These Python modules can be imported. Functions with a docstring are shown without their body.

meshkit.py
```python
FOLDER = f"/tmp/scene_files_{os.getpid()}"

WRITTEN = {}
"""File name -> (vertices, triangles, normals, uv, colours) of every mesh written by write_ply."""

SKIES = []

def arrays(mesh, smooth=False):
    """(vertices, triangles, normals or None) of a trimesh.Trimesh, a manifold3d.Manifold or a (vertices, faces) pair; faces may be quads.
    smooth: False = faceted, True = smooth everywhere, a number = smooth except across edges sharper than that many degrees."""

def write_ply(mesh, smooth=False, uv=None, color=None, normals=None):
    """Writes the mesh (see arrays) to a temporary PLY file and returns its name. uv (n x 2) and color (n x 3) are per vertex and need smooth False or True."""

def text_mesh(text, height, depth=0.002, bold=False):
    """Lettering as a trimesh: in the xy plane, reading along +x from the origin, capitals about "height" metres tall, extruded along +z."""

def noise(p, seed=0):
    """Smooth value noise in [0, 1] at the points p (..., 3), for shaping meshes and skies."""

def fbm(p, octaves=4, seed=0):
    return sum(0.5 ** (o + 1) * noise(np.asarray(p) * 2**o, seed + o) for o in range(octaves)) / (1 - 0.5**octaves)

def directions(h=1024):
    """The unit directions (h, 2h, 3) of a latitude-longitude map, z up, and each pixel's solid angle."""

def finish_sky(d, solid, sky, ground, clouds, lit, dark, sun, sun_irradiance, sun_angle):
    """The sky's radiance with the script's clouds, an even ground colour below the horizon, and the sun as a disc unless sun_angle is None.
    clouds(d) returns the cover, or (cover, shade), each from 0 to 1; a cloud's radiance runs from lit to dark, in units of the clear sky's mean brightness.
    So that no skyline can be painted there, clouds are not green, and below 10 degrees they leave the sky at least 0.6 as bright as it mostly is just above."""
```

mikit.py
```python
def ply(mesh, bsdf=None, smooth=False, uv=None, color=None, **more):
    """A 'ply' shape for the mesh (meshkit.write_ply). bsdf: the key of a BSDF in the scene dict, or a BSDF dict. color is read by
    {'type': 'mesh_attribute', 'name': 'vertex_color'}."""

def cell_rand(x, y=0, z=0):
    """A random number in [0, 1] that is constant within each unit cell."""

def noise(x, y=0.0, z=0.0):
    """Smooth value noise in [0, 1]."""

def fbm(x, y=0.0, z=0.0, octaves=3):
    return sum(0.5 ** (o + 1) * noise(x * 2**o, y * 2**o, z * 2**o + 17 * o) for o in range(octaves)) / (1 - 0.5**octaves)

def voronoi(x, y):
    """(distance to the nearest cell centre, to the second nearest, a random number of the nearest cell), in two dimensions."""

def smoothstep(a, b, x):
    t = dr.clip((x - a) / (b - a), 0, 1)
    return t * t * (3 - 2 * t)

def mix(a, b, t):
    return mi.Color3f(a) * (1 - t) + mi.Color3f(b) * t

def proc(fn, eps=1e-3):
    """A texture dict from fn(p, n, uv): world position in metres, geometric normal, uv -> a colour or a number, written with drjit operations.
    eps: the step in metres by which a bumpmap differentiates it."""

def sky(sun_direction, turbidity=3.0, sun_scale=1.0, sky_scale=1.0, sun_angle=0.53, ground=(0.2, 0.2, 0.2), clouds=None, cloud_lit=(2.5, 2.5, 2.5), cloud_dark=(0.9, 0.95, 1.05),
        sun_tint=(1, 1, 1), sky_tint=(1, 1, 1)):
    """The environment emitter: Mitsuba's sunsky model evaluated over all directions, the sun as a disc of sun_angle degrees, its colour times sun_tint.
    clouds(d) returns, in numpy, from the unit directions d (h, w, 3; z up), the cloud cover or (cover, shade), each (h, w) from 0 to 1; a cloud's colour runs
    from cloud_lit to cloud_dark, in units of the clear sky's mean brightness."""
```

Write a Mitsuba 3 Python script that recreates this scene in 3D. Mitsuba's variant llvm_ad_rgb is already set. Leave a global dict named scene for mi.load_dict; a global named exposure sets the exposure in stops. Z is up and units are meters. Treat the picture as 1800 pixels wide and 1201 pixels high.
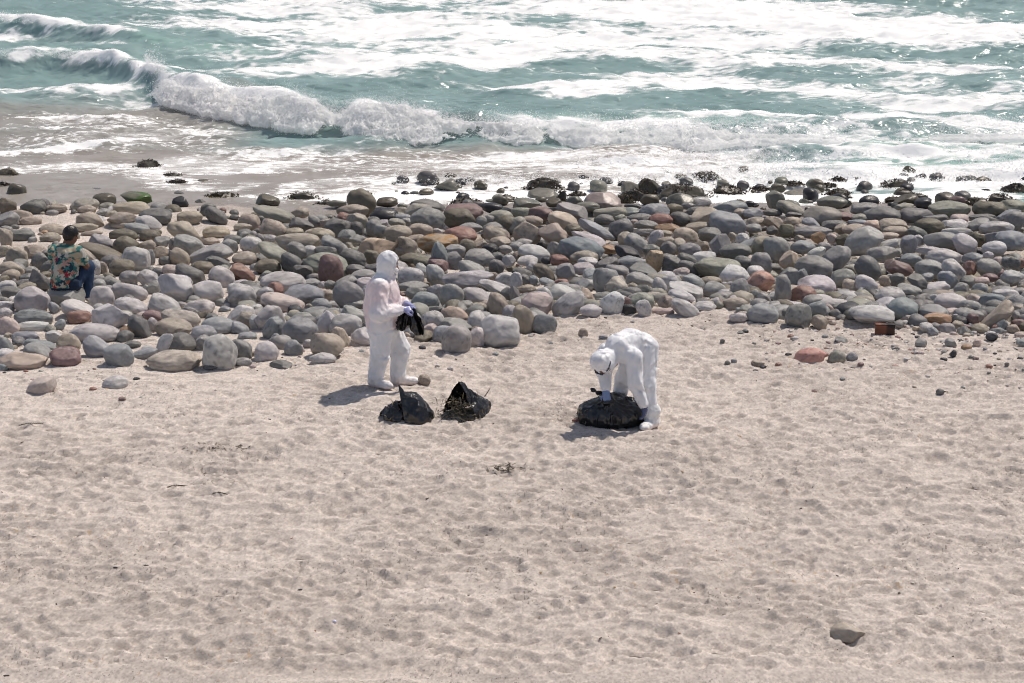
import math, random
import numpy as np, trimesh, mitsuba as mi, drjit as dr
import mikit, meshkit
from mikit import proc, noise, fbm, voronoi, cell_rand, smoothstep, mix
T = mi.ScalarTransform4f
rng = np.random.default_rng(7)
scene, labels = {}, {}

# ------------------------------------------------------------------ camera, light, exposure
FPX, PITCH, CAMH = 3500.0, math.atan(1000.5 / 3500.0), 7.0
scene['camera'] = {'type': 'perspective', 'fov': math.degrees(2 * math.atan(900 / FPX)), 'fov_axis': 'x', 'near_clip': 0.1, 'far_clip': 20000.0,
                   'to_world': T().look_at(origin=[0, 0, CAMH], target=[0, math.cos(PITCH), CAMH - math.sin(PITCH)], up=[0, 0, 1])}
def haze_clouds(d):
    n = meshkit.fbm(d * np.array([2.2, 2.2, 5.0]), 5, 3)
    return np.clip((n - 0.28) * 3.0, 0, 1) * 0.75, np.clip((meshkit.fbm(d * 3.1, 4, 9) - 0.35) * 2, 0, 1) * 0.6
scene['sky_light'] = mikit.sky((0.37, 0.34, 0.86), turbidity=3.5, sun_scale=1.0, sun_angle=1.0, sky_scale=0.85, sun_tint=(0.915, 0.985, 1.13), clouds=haze_clouds, cloud_lit=(1.5, 1.5, 1.55), cloud_dark=(.8, .83, .9))
exposure = 1.48

# ------------------------------------------------------------------ placing: a pixel of the 1800 x 1201 photograph -> a point on the ground
WL = -0.80
def base_z(y):
    """The beach's profile away from the camera: level sand, then a gentle fall to the sea."""
    y = np.asarray(y, float)
    t = np.clip((y - 22.0) / 4.0, 0, 1)
    return -0.052 * (t * t * (1 - t / 2) * 2 * 2 + np.maximum(y - 26.0, 0)) - 0.24 * np.clip((y - 34.6) / 3.0, 0, 1) ** 2 - 0.03 * np.maximum(y - 45, 0) ** 0.5
def ray(px, py):
    a, b = (px - 900.0) / FPX, (py - 600.5) / FPX
    return np.array([a, math.cos(PITCH) - b * math.sin(PITCH), -math.sin(PITCH) - b * math.cos(PITCH)])
def hit(px, py, dz=0.0, flat=None):
    """Where the line of sight meets the ground raised by dz (or the level z = flat)."""
    d, z = ray(px, py), 0.0 if flat is None else flat
    for _ in range(30 if flat is None else 1):
        p = d * (CAMH - z) / -d[2]
        if flat is None: z = float(base_z(p[1])) + dz
    return np.array([p[0], p[1], z])
def sea_at(px, py): return hit(px, py, flat=WL)[:2]
def scale_at(y, z=0.0):
    """Pixels per metre at a point y metres out."""
    return FPX / (y * math.cos(PITCH) + (CAMH - z) * math.sin(PITCH))

# ------------------------------------------------------------------ helpers
def put(key, mesh, bsdf, smooth=True, uv=None, color=None):
    if key in scene:
        n = 1
        while f'{key}_{n:03d}' in scene: n += 1
        key = f'{key}_{n:03d}'
    scene[key] = mikit.ply(mesh, bsdf, smooth, uv=uv, color=color)
    return key
def tag(key, label=None, category=None, group=None, kind=None):
    labels[key] = {k: v for k, v in (('label', label), ('category', category), ('group', group), ('kind', kind)) if v}
    return key
def N3(x, y, z=0.0, seed=0): return meshkit.noise(np.stack(np.broadcast_arrays(x, y, z), -1), seed)
def F3(x, y, z=0.0, o=4, seed=0): return meshkit.fbm(np.stack(np.broadcast_arrays(x, y, z), -1), o, seed)
def sstep(a, b, x):
    t = np.clip((x - a) / (b - a), 0, 1)
    return t * t * (3 - 2 * t)
def grid_mesh(xs, ys, Z):
    X, Y = np.meshgrid(xs, ys)
    nx, ny = len(xs), len(ys)
    i = np.arange(nx * ny).reshape(ny, nx)
    q = np.stack([i[:-1, :-1], i[:-1, 1:], i[1:, 1:], i[1:, :-1]], -1).reshape(-1, 4)
    v = np.stack([X, Y, Z], -1).reshape(-1, 3)
    return v, np.vstack([q[:, [0, 1, 2]], q[:, [0, 2, 3]]])
def spaced(lo, a, b, hi, step, grow=1.25):
    """Even spacing from a to b, growing outwards to lo and hi."""
    m = list(np.arange(a, b, step))
    out, s, x = [], step, a
    while x > lo: s *= grow; x -= s; out.append(x)
    up, s, x = [], step, m[-1]
    while x < hi: s *= grow; x += s; up.append(x)
    return np.array(out[::-1] + m + up)

# ------------------------------------------------------------------ sand
def build_sand():
    xs, ys = spaced(-900, -8.6, 8.6, 900, 0.025), np.concatenate([spaced(-400, 14.6, 30.5, 30.5, 0.026)[:-1], spaced(30.5, 30.5, 46, 4000, 0.08)])
    ys = np.unique(np.round(ys, 4))
    X, Y = np.meshgrid(xs, ys)
    Z = base_z(Y)
    near = (np.abs(X) < 12) & (Y > 12) & (Y < 42)
    # broad lumps, trampled surface, windblown left side
    calm = sstep(-1.0, -4.0, X + 0.35 * (Y - 24)) * sstep(20.0, 22.5, Y)
    h = 0.13 * (F3(X / 2.6, Y / 2.2, 0, 3, 4) - 0.5) + (0.058 - 0.025 * calm) * (F3(X / 0.55, Y / 0.42, 0, 4, 11) - 0.5)
    ridge = 1 - np.abs(2 * F3(X / 0.75 + 0.6 * N3(X, Y, 0, 5), Y / 0.40 + 0.8 * N3(X, Y, 3, 6), 0, 2, 21) - 1)
    h += (0.050 - 0.018 * sstep(20.5, 22.5, Y)) * (1 - 0.6 * calm) * ridge ** 2
    h += 0.055 * calm * (F3(X / 1.5 + 0.9 * Y, Y / 0.35, 0, 3, 31) - 0.5)
    Z = Z + np.where(near, h - 0.03, 0)
    r = np.random.default_rng(3)
    x0, y0 = -8.6, 14.6
    jx, jy = np.searchsorted(xs, x0), np.searchsorted(ys, y0)
    pits = np.zeros_like(Z)
    for k in range(9500):
        px, py = r.uniform(-8.2, 8.2), 14.8 + 12.5 * r.uniform() ** 1.15
        if abs(px) > 0.29 * py + 0.6: continue
        c = float(sstep(-1.0, -4.0, px + 0.35 * (py - 24)) * sstep(20.0, 22.5, py))
        if r.uniform() < 0.75 * c: continue
        L, W, D, a = r.uniform(0.06, 0.13), r.uniform(0.04, 0.078), r.uniform(0.011, 0.034) * (.72 if py > 21.5 else 1), r.normal(0, 0.55)
        m = 0.36
        i0, i1 = np.searchsorted(xs, [px - m, px + m]); k0, k1 = np.searchsorted(ys, [py - m, py + m])
        A, B = X[k0:k1, i0:i1] - px, Y[k0:k1, i0:i1] - py
        u, v = (A * math.cos(a) + B * math.sin(a)) / L, (-A * math.sin(a) + B * math.cos(a)) / W
        q = np.sqrt(u * u + v * v) + 0.35 * (N3(A / 0.09, B / 0.09, k) - 0.5)
        pits[k0:k1, i0:i1] += -D * sstep(1.12, 0.5, q) * (1 + 0.5 * u) + 0.4 * D * np.exp(-((q - 1.3) / 0.28) ** 2)
    Z += np.where(pits < 0, -.042 * np.tanh(-pits / .042), np.minimum(pits, .02))
    Z += np.where(near, 0.020 * (F3(X / 0.13, Y / 0.11, 0, 2, 41) - 0.5), 0)
    # low drifts of clean sand among the far left stones
    for px, py, rx, ry, hh in SAND_DRIFTS:
        c = hit(px, py); s = scale_at(c[1], c[2])
        Z += hh * np.exp(-((X - c[0]) / (rx / s)) ** 2 - ((Y - c[1]) / ry) ** 2)
    # under the packed boulders the ground lies deeper
    Z0 = Z.copy(); u = np.maximum(Y, 1) * math.cos(PITCH) + (CAMH - base_z(Y)) * math.sin(PITCH)
    px, py = 900 + FPX * X / u, 600.5 + FPX * np.tan(np.clip(np.arctan2(CAMH - base_z(Y), np.maximum(Y, 1)) - PITCH, -1, 1))
    front = np.interp(px, [0, 430, 560, 760, 900, 980, 1200, 1400, 1800], [470, 470, 560, 555, 540, 515, 500, 520, 530])
    Z = Z - .15 * sstep(390, 520, px) * sstep(front, front - 30, py) * sstep(352, 375, py) * near
    return grid_mesh(xs, ys, Z), (xs, ys, Z), Z0
SAND_DRIFTS = [(60, 372, 110, 1.0, .10), (120, 440, 90, 1.0, .12), (200, 395, 90, .8, .10), (330, 385, 90, 0.9, .10), (20, 430, 70, 1.0, .12)]
sand_mesh, (SX, SY, SZ), SZ0 = build_sand()
def sand_z(x, y, S=None):
    SZ_ = SZ if S is None else S
    i, j = np.clip(np.searchsorted(SX, x) - 1, 0, len(SX) - 2), np.clip(np.searchsorted(SY, y) - 1, 0, len(SY) - 2)
    u, v = (x - SX[i]) / (SX[i + 1] - SX[i]), (y - SY[j]) / (SY[j + 1] - SY[j])
    return (SZ_[j, i] * (1 - u) + SZ_[j, i + 1] * u) * (1 - v) + (SZ_[j + 1, i] * (1 - u) + SZ_[j + 1, i + 1] * u) * v
def sand_colour(p, n, uv):
    big = fbm(p.x * 0.55, p.y * 0.8, 3.0, 3)
    grain = fbm(p.x * 34, p.y * 26, p.z * 60, 3)
    fine = noise(p.x * 62, p.y * 36, p.z * 110)
    c = mix((0.42, 0.373, 0.337), (0.475, 0.424, 0.385), smoothstep(0.3, 0.7, big))
    c = c * (0.56 + 0.46 * grain + 0.44 * fine)
    dark = smoothstep(0.80, 0.9, noise(p.x * 55, p.y * 40, 9.0)) * smoothstep(0.45, 0.7, fbm(p.x * 1.6, p.y * 1.6, 7.0, 2))
    c = c * (1 - 0.45 * dark)
    ochre = smoothstep(0.86, 0.95, noise(p.x * 40, p.y * 30, 19.0)) * smoothstep(0.5, 0.75, fbm(p.x * 0.9, p.y * 0.9, 27.0, 2))
    c = mix(c, mi.Color3f(0.40, 0.27, 0.16), 0.6 * ochre)
    wet = smoothstep(WL + 0.30, WL + 0.06, p.z + 0.10 * (noise(p.x * 0.8, p.y * 0.8) - 0.5))
    return c * (1 - 0.45 * wet)
def sand_rough(p, n, uv): return 1.0 - 0.62 * smoothstep(WL + 0.22, WL + 0.04, p.z + 0.1 * (noise(p.x * 0.8, p.y * 0.8) - 0.5))
def sand_bump(p, n, uv): return 0.010 * fbm(p.x * 22, p.y * 22, p.z * 22, 3) * smoothstep(WL + 0.0, WL + 0.25, p.z)
scene['sand_material'] = {'type': 'bumpmap', 'tex': proc(sand_bump, 0.012), 'scale': 1.0,
                          'bsdf': {'type': 'principled', 'base_color': proc(sand_colour), 'roughness': proc(sand_rough), 'specular': 0.35}}
put('sand_beach', sand_mesh, 'sand_material'); tag('sand_beach', kind='structure')

# ------------------------------------------------------------------ sea
def strokes(X, Y, S):
    """Each stroke: pixel points on the sea's level, half-widths across (m, along y) and strength -> a field from 0 to 1."""
    out = np.zeros_like(X)
    for pts, wy, s in S:
        P = [sea_at(*p) for p in pts]
        best = np.full(X.shape, 9e9)
        for (ax, ay), (bx, by) in zip(P[:-1], P[1:]):
            k = 2.2                                   # patches lie along the shore: x counts less than y
            dx, dy = (bx - ax) / k, by - ay
            t = np.clip(((X - ax) / k * dx + (Y - ay) * dy) / max(dx * dx + dy * dy, 1e-9), 0, 1)
            best = np.minimum(best, ((X - ax) / k - t * dx) ** 2 + (Y - ay - t * dy) ** 2)
        out = np.maximum(out, s * np.exp(-best / (wy * wy)))
    return out
FOAM = [  # the foam sheets on open water
    ([(430, 10), (560, 18), (640, 28)], 2.2, .8), ([(560, 0), (800, -8), (1000, 0)], 4.0, .8), ([(600, 45), (700, 60), (850, 62)], 3.2, .95),
    ([(480, 132), (600, 124), (720, 112), (860, 98), (960, 80)], 1.7, 1.0), ([(960, 80), (1080, 60), (1200, 52)], 2.8, .85), ([(640, 100), (760, 92)], 2.2, .8),
    ([(1000, 18), (1150, 10), (1300, 25)], 3.2, .85), ([(1180, 8), (1330, 35), (1500, 46), (1690, 55)], 3.0, 1.25), ([(1480, 70), (1620, 70), (1700, 62)], 2.2, 1.0), ([(1200, 70), (1340, 75), (1420, 62)], 2.4, .75),
    ([(1080, 100), (1240, 92), (1330, 110)], 1.8, .8), ([(1040, 160), (1150, 150), (1290, 152), (1400, 160)], 1.5, 1.0), ([(1130, 130), (1250, 140)], 1.2, .75), ([(1400, 160), (1560, 172), (1640, 195)], 1.4, .85),
    ([(1530, 170), (1700, 180), (1800, 190)], 1.6, .8), ([(1640, 148), (1760, 160)], 1.2, .6), ([(1450, 105), (1640, 118), (1720, 125)], 1.6, .62),
    ([(330, 120), (430, 132), (480, 136)], 0.5, .75), ([(560, 150), (700, 160)], .8, .3), ([(940, 165), (1010, 172)], .7, .75),
    ([(1250, 225), (1500, 222), (1800, 232)], 1.1, .9), ([(1240, 262), (1500, 260), (1800, 262)], 1.6, .70), ([(1200, 300), (1500, 300), (1800, 300)], 1.2, .84), ([(1250, 330), (1800, 325)], .9, .85),
    ([(950, 290), (1100, 300), (1250, 300)], .9, .66), ([(700, 320), (900, 325), (1100, 335)], .7, .55), ([(560, 290), (700, 285), (850, 300)], 1.2, .48), ([(680, 318), (900, 320), (1250, 325)], .8, .62), ([(900, 275), (1100, 278), (1260, 285)], .7, .75), ([(600, 335), (800, 332), (1000, 330)], .6, .75),
    ([(0, 262), (200, 258), (420, 250)], 1.3, .45), ([(200, 225), (420, 250), (700, 280), (1000, 300)], 1.8, .40), ([(380, 300), (470, 262), (600, 255)], .6, .6), ([(0, 225), (150, 222), (300, 228)], .5, .5), ([(450, 300), (520, 280), (600, 262)], .35, .75), ([(0, 155), (120, 160), (260, 175)], .9, .62), ([(100, 200), (260, 210), (420, 240)], .8, .55), ([(0, 200), (200, 196)], .30, .8),
    ([(0, 275), (130, 268), (260, 250)], .28, .75), ([(0, 300), (150, 292), (300, 300)], .5, .6), ([(200, 300), (330, 285), (450, 268)], .45, .6), ([(0, 240), (150, 246)], .35, .4), ([(230, 300), (300, 318), (350, 330)], .4, .6),
    ([(520, 345), (620, 348), (760, 344)], .55, .8), ([(720, 342), (1000, 345), (1300, 348)], .95, 1.0), ([(1380, 350), (1700, 352)], .7, 1.0), ([(420, 330), (450, 322)], .2, .5), ([(500, 345), (505, 330), (540, 320)], .2, .6),
]
def crest_line(pts):
    P = np.array([sea_at(*p) for p in pts]); o = np.argsort(P[:, 0])
    return P[o]
WAVE = crest_line([(-250, 128), (-100, 128), (0, 130), (100, 128), (200, 136), (270, 158), (350, 182), (450, 200), (550, 214), (650, 226), (780, 236), (900, 241), (1050, 242), (1250, 243), (1450, 240), (1700, 236), (2100, 230)])
WAVE2 = crest_line([(-300, 50), (-100, 55), (0, 60), (80, 66), (200, 78), (300, 92), (420, 100), (700, 112)])
WAVE3 = crest_line([(960, 292), (1150, 284), (1400, 272), (1700, 276), (2100, 272)])
WAVE4 = crest_line([(640, 318), (900, 322), (1150, 316), (1400, 306), (1700, 312), (2100, 306)])
def crest_y(P, x): return np.interp(x, P[:, 0], P[:, 1])
def amp_at(pts, x):
    q = np.array([[*sea_at(a, b), s] for a, b, s in pts])
    return np.interp(x, q[:, 0], q[:, 2])
def wave_profile(d, front, back):
    """d: metres seaward of the crest."""
    return np.where(d < 0, np.exp(-(d / front) ** 2), 1 / (1 + (d / back) ** 2))
def A1(x): return amp_at([(-250, 128, .62), (0, 130, .60), (200, 140, .62), (270, 160, .62), (450, 200, .54), (650, 226, .50), (900, 241, .44), (1100, 242, .40), (1300, 243, .42), (1500, 240, .34), (1800, 235, .28)], x)
def A2(x): return amp_at([(-300, 50, .60), (0, 60, .62), (100, 68, .60), (220, 82, .42), (330, 95, .20), (500, 104, .05)], x)
def sea_height(X, Y):
    far = sstep(400, 90, Y)
    swash = sstep(42.6, 40.4, Y) * (1 - .7 * sstep(.5, 5, X) * sstep(37.2, 38.6, Y))
    chop = 0.50 * (F3(X / 3.4 + 0.22 * Y, Y / 1.8, 0, 2, 51) - .5) + 0.30 * (F3(X / 1.1 + 0.2 * Y, Y / 0.55, 0, 3, 52) - .5) + 0.09 * (F3(X / 0.42 + .3 * Y, Y / 0.20, 0, 2, 53) - .5)
    Z = WL + chop * far * (1 - 0.86 * swash)
    d1, d2 = Y - crest_y(WAVE, X) + 0.35 * (F3(X / 1.4, Y / 3, 0, 3, 54) - .5), Y - crest_y(WAVE2, X) + 0.4 * (F3(X / 1.7, Y / 3, 0, 3, 55) - .5)
    Z += A1(X) * wave_profile(d1, 0.55, 1.7) * (0.82 + 0.36 * N3(X / 1.1, 0, 0, 56)) + A2(X) * wave_profile(d2, 0.6, 2.4)
    for P3, h3, sd in ((WAVE3, .20, 71), (WAVE4, .13, 72)):
        d3 = Y - crest_y(P3, X) + .5 * (F3(X / 1.1, Y / 2, 0, 3, sd) - .5); Z += h3 * sstep(P3[0, 0], P3[0, 0] + 1.5, X) * sstep(.35, .6, F3(X / 1.6, Y / 3, 0, 2, sd + 5)) * wave_profile(d3, .22, .5)
    return Z, d1, d2
def gap_at(x): return amp_at([(262, 175, 0), (545, 226, 0), (570, 228, 1), (605, 230, .8), (640, 235, 0), (755, 247, .1), (780, 248, 1), (840, 250, 1), (870, 252, 0), (930, 252, 0), (965, 254, .6), (1000, 254, 0), (1060, 254, .4), (1100, 254, 0)], x)
def build_sea():
    xs, ys = spaced(-2500, -21.0, 21.0, 2500, 0.065, 1.3), spaced(33.0, 36.2, 76.0, 6000, 0.07, 1.3)
    X, Y = np.meshgrid(xs, ys)
    Z, d1, d2 = sea_height(X, Y)
    foam = strokes(X, Y, FOAM)
    foam = np.maximum(foam, np.where(Y > 76, 0.25 * N3(X / 9, Y / 9), 0))
    foam = np.maximum(foam, sstep(1.0, .35, np.abs(d1 - .1) / .75) * (.62 + .5 * N3(X / .8, 3)) * np.where(X < sea_at(262, 160)[0], .75, 1.0) * (1 - .85 * gap_at(X)) * (1 - .45 * sstep(3.5, 5.5, X)))
    lip2 = sstep(-10.2, -12.0, X)
    foam = np.maximum(foam, 0.85 * lip2 * np.exp(-((d2 - .1) / .4) ** 2) + .55 * lip2 * np.exp(-((d2 + 1.2) / .8) ** 2))
    for P3 in (WAVE3, WAVE4):
        d3 = Y - crest_y(P3, X) + .3 * (F3(X / 1.1, Y / 2, 0, 3, 71) - .5); foam = np.maximum(foam, .95 * np.exp(-((d3 + .15) / .45) ** 2) * sstep(P3[0, 0], P3[0, 0] + 1.5, X) * (.5 + .8 * N3(X / .9, Y, 0, 73)))
    murk = sstep(43.6, 41.6, Y) * sstep(9.5, 3.0, X) * .9 + .25 * sstep(40.5, 38.5, Y) * sstep(3.0, 9.5, X)
    murk = np.maximum(murk, .75 * sstep(-4.5, -7.0, X) * sstep(52.0, 47.0, Y))
    murk = np.maximum(murk, .55 * np.exp(-((d1 + .3) / .5) ** 2) + .42 * lip2 * np.exp(-((d2 + .45) / .5) ** 2))
    murk = np.clip(murk + .25 * (F3(X / 2.2, Y / 1.2, 0, 3, 57) - .5), 0, 1)
    milk_glow = np.maximum(.85 * sstep(2.5, 7.0, X) * sstep(44.5, 42.0, Y), np.exp(-((d1 - .1) / .8) ** 2) * .8)  # aerated water; along the crest also painted light shining through the wave
    milk_glow = np.maximum(milk_glow, .7 * sstep(-6.0, -8.0, X) * np.exp(-((d2 + .2) / .9) ** 2)) * (.5 + F3(X / 1.6, Y / 1.1, 0, 3, 58))  # second wave: green glow of its backlit face put into the colour
    murk = np.where(murk > .12, murk, 0) - np.clip(milk_glow, 0, 1) * (1 - murk)
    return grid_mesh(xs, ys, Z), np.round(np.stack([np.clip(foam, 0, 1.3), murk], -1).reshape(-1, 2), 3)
def foam_amount(p, n, uv):
    x, y = p.x + 0.5 * fbm(p.x * 0.8, p.y * 0.8, 2.0, 2), p.y + 0.5 * fbm(p.x * 0.9, p.y * 0.9, 8.0, 2)
    web = fbm(x * 0.5, y * 1.25, 0.0, 3)
    lace = 1 - dr.abs(2 * fbm(x * 1.05, y * 2.6, 4.0, 3) - 1)
    fine = fbm(p.x * 4.5, p.y * 10.0, 6.0, 3)
    coarse = 0.40 * web + 0.30 * lace + 0.30 * fine
    froth = 0.30 * fbm(x * 1.3, y * 3.4, 4.0, 3) + 0.34 * (1 - dr.abs(2 * fbm(x * 2.6, y * 6.5, 14.0, 3) - 1)) + 0.36 * fbm(p.x * 11.0, p.y * 20.0, 6.0, 2)
    v = coarse + (froth - coarse) * smoothstep(0.25, 0.7, uv.y)
    cut = 0.86 - 0.50 * uv.x
    veil = 0.42 * smoothstep(cut - 0.22, cut + 0.1, 0.5 * fine + 0.5 * web) * smoothstep(0.1, 0.5, uv.x)
    return dr.clip(veil + (1 - veil) * smoothstep(cut - 0.07, cut + 0.13, v), 0, 1) * smoothstep(0.02, 0.2, uv.x)
def water_colour(p, n, uv):
    teal = mix((0.18, 0.282, 0.282), (0.26, 0.375, 0.365), fbm(p.x * 0.4, p.y * 0.5, 1.0, 3))
    sand = mix((0.27, 0.243, 0.215), (0.355, 0.325, 0.295), fbm(p.x * 0.7, p.y * 1.6, 5.0, 3))
    milk_glow = mix((0.20, 0.36, 0.31), (0.36, 0.50, 0.47), fbm(p.x * 0.9, p.y * 1.1, 9.0, 3))  # aerated water tone, doubling as the painted glow of backlit crests
    return mix(mix(teal, milk_glow, smoothstep(0.0, 1.0, -uv.y)), sand, smoothstep(0.1, 0.95, uv.y))
def ripple(p, n, uv): return 0.075 * fbm(p.x * 2.6 + 0.8 * p.y, p.y * 5.5, 0.0, 4) + 0.008 * fbm(p.x * 24, p.y * 30, 3.0, 2)
def foam_relief(p, n, uv): return 0.05 * fbm(p.x * 3.5, p.y * 5, 1.0, 4)
scene['water_material'] = {'type': 'blendbsdf', 'weight': proc(foam_amount),
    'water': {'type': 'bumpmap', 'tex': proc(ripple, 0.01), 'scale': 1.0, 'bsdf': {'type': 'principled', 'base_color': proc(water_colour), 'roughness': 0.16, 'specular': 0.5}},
    'foam': {'type': 'bumpmap', 'tex': proc(foam_relief, 0.01), 'scale': 1.0, 'bsdf': {'type': 'diffuse', 'reflectance': {'type': 'rgb', 'value': (0.93, 0.94, 0.94)}}}}
sea_mesh, sea_uv = build_sea()
put('sea', sea_mesh, 'water_material', uv=sea_uv); tag('sea', kind='structure')
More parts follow.
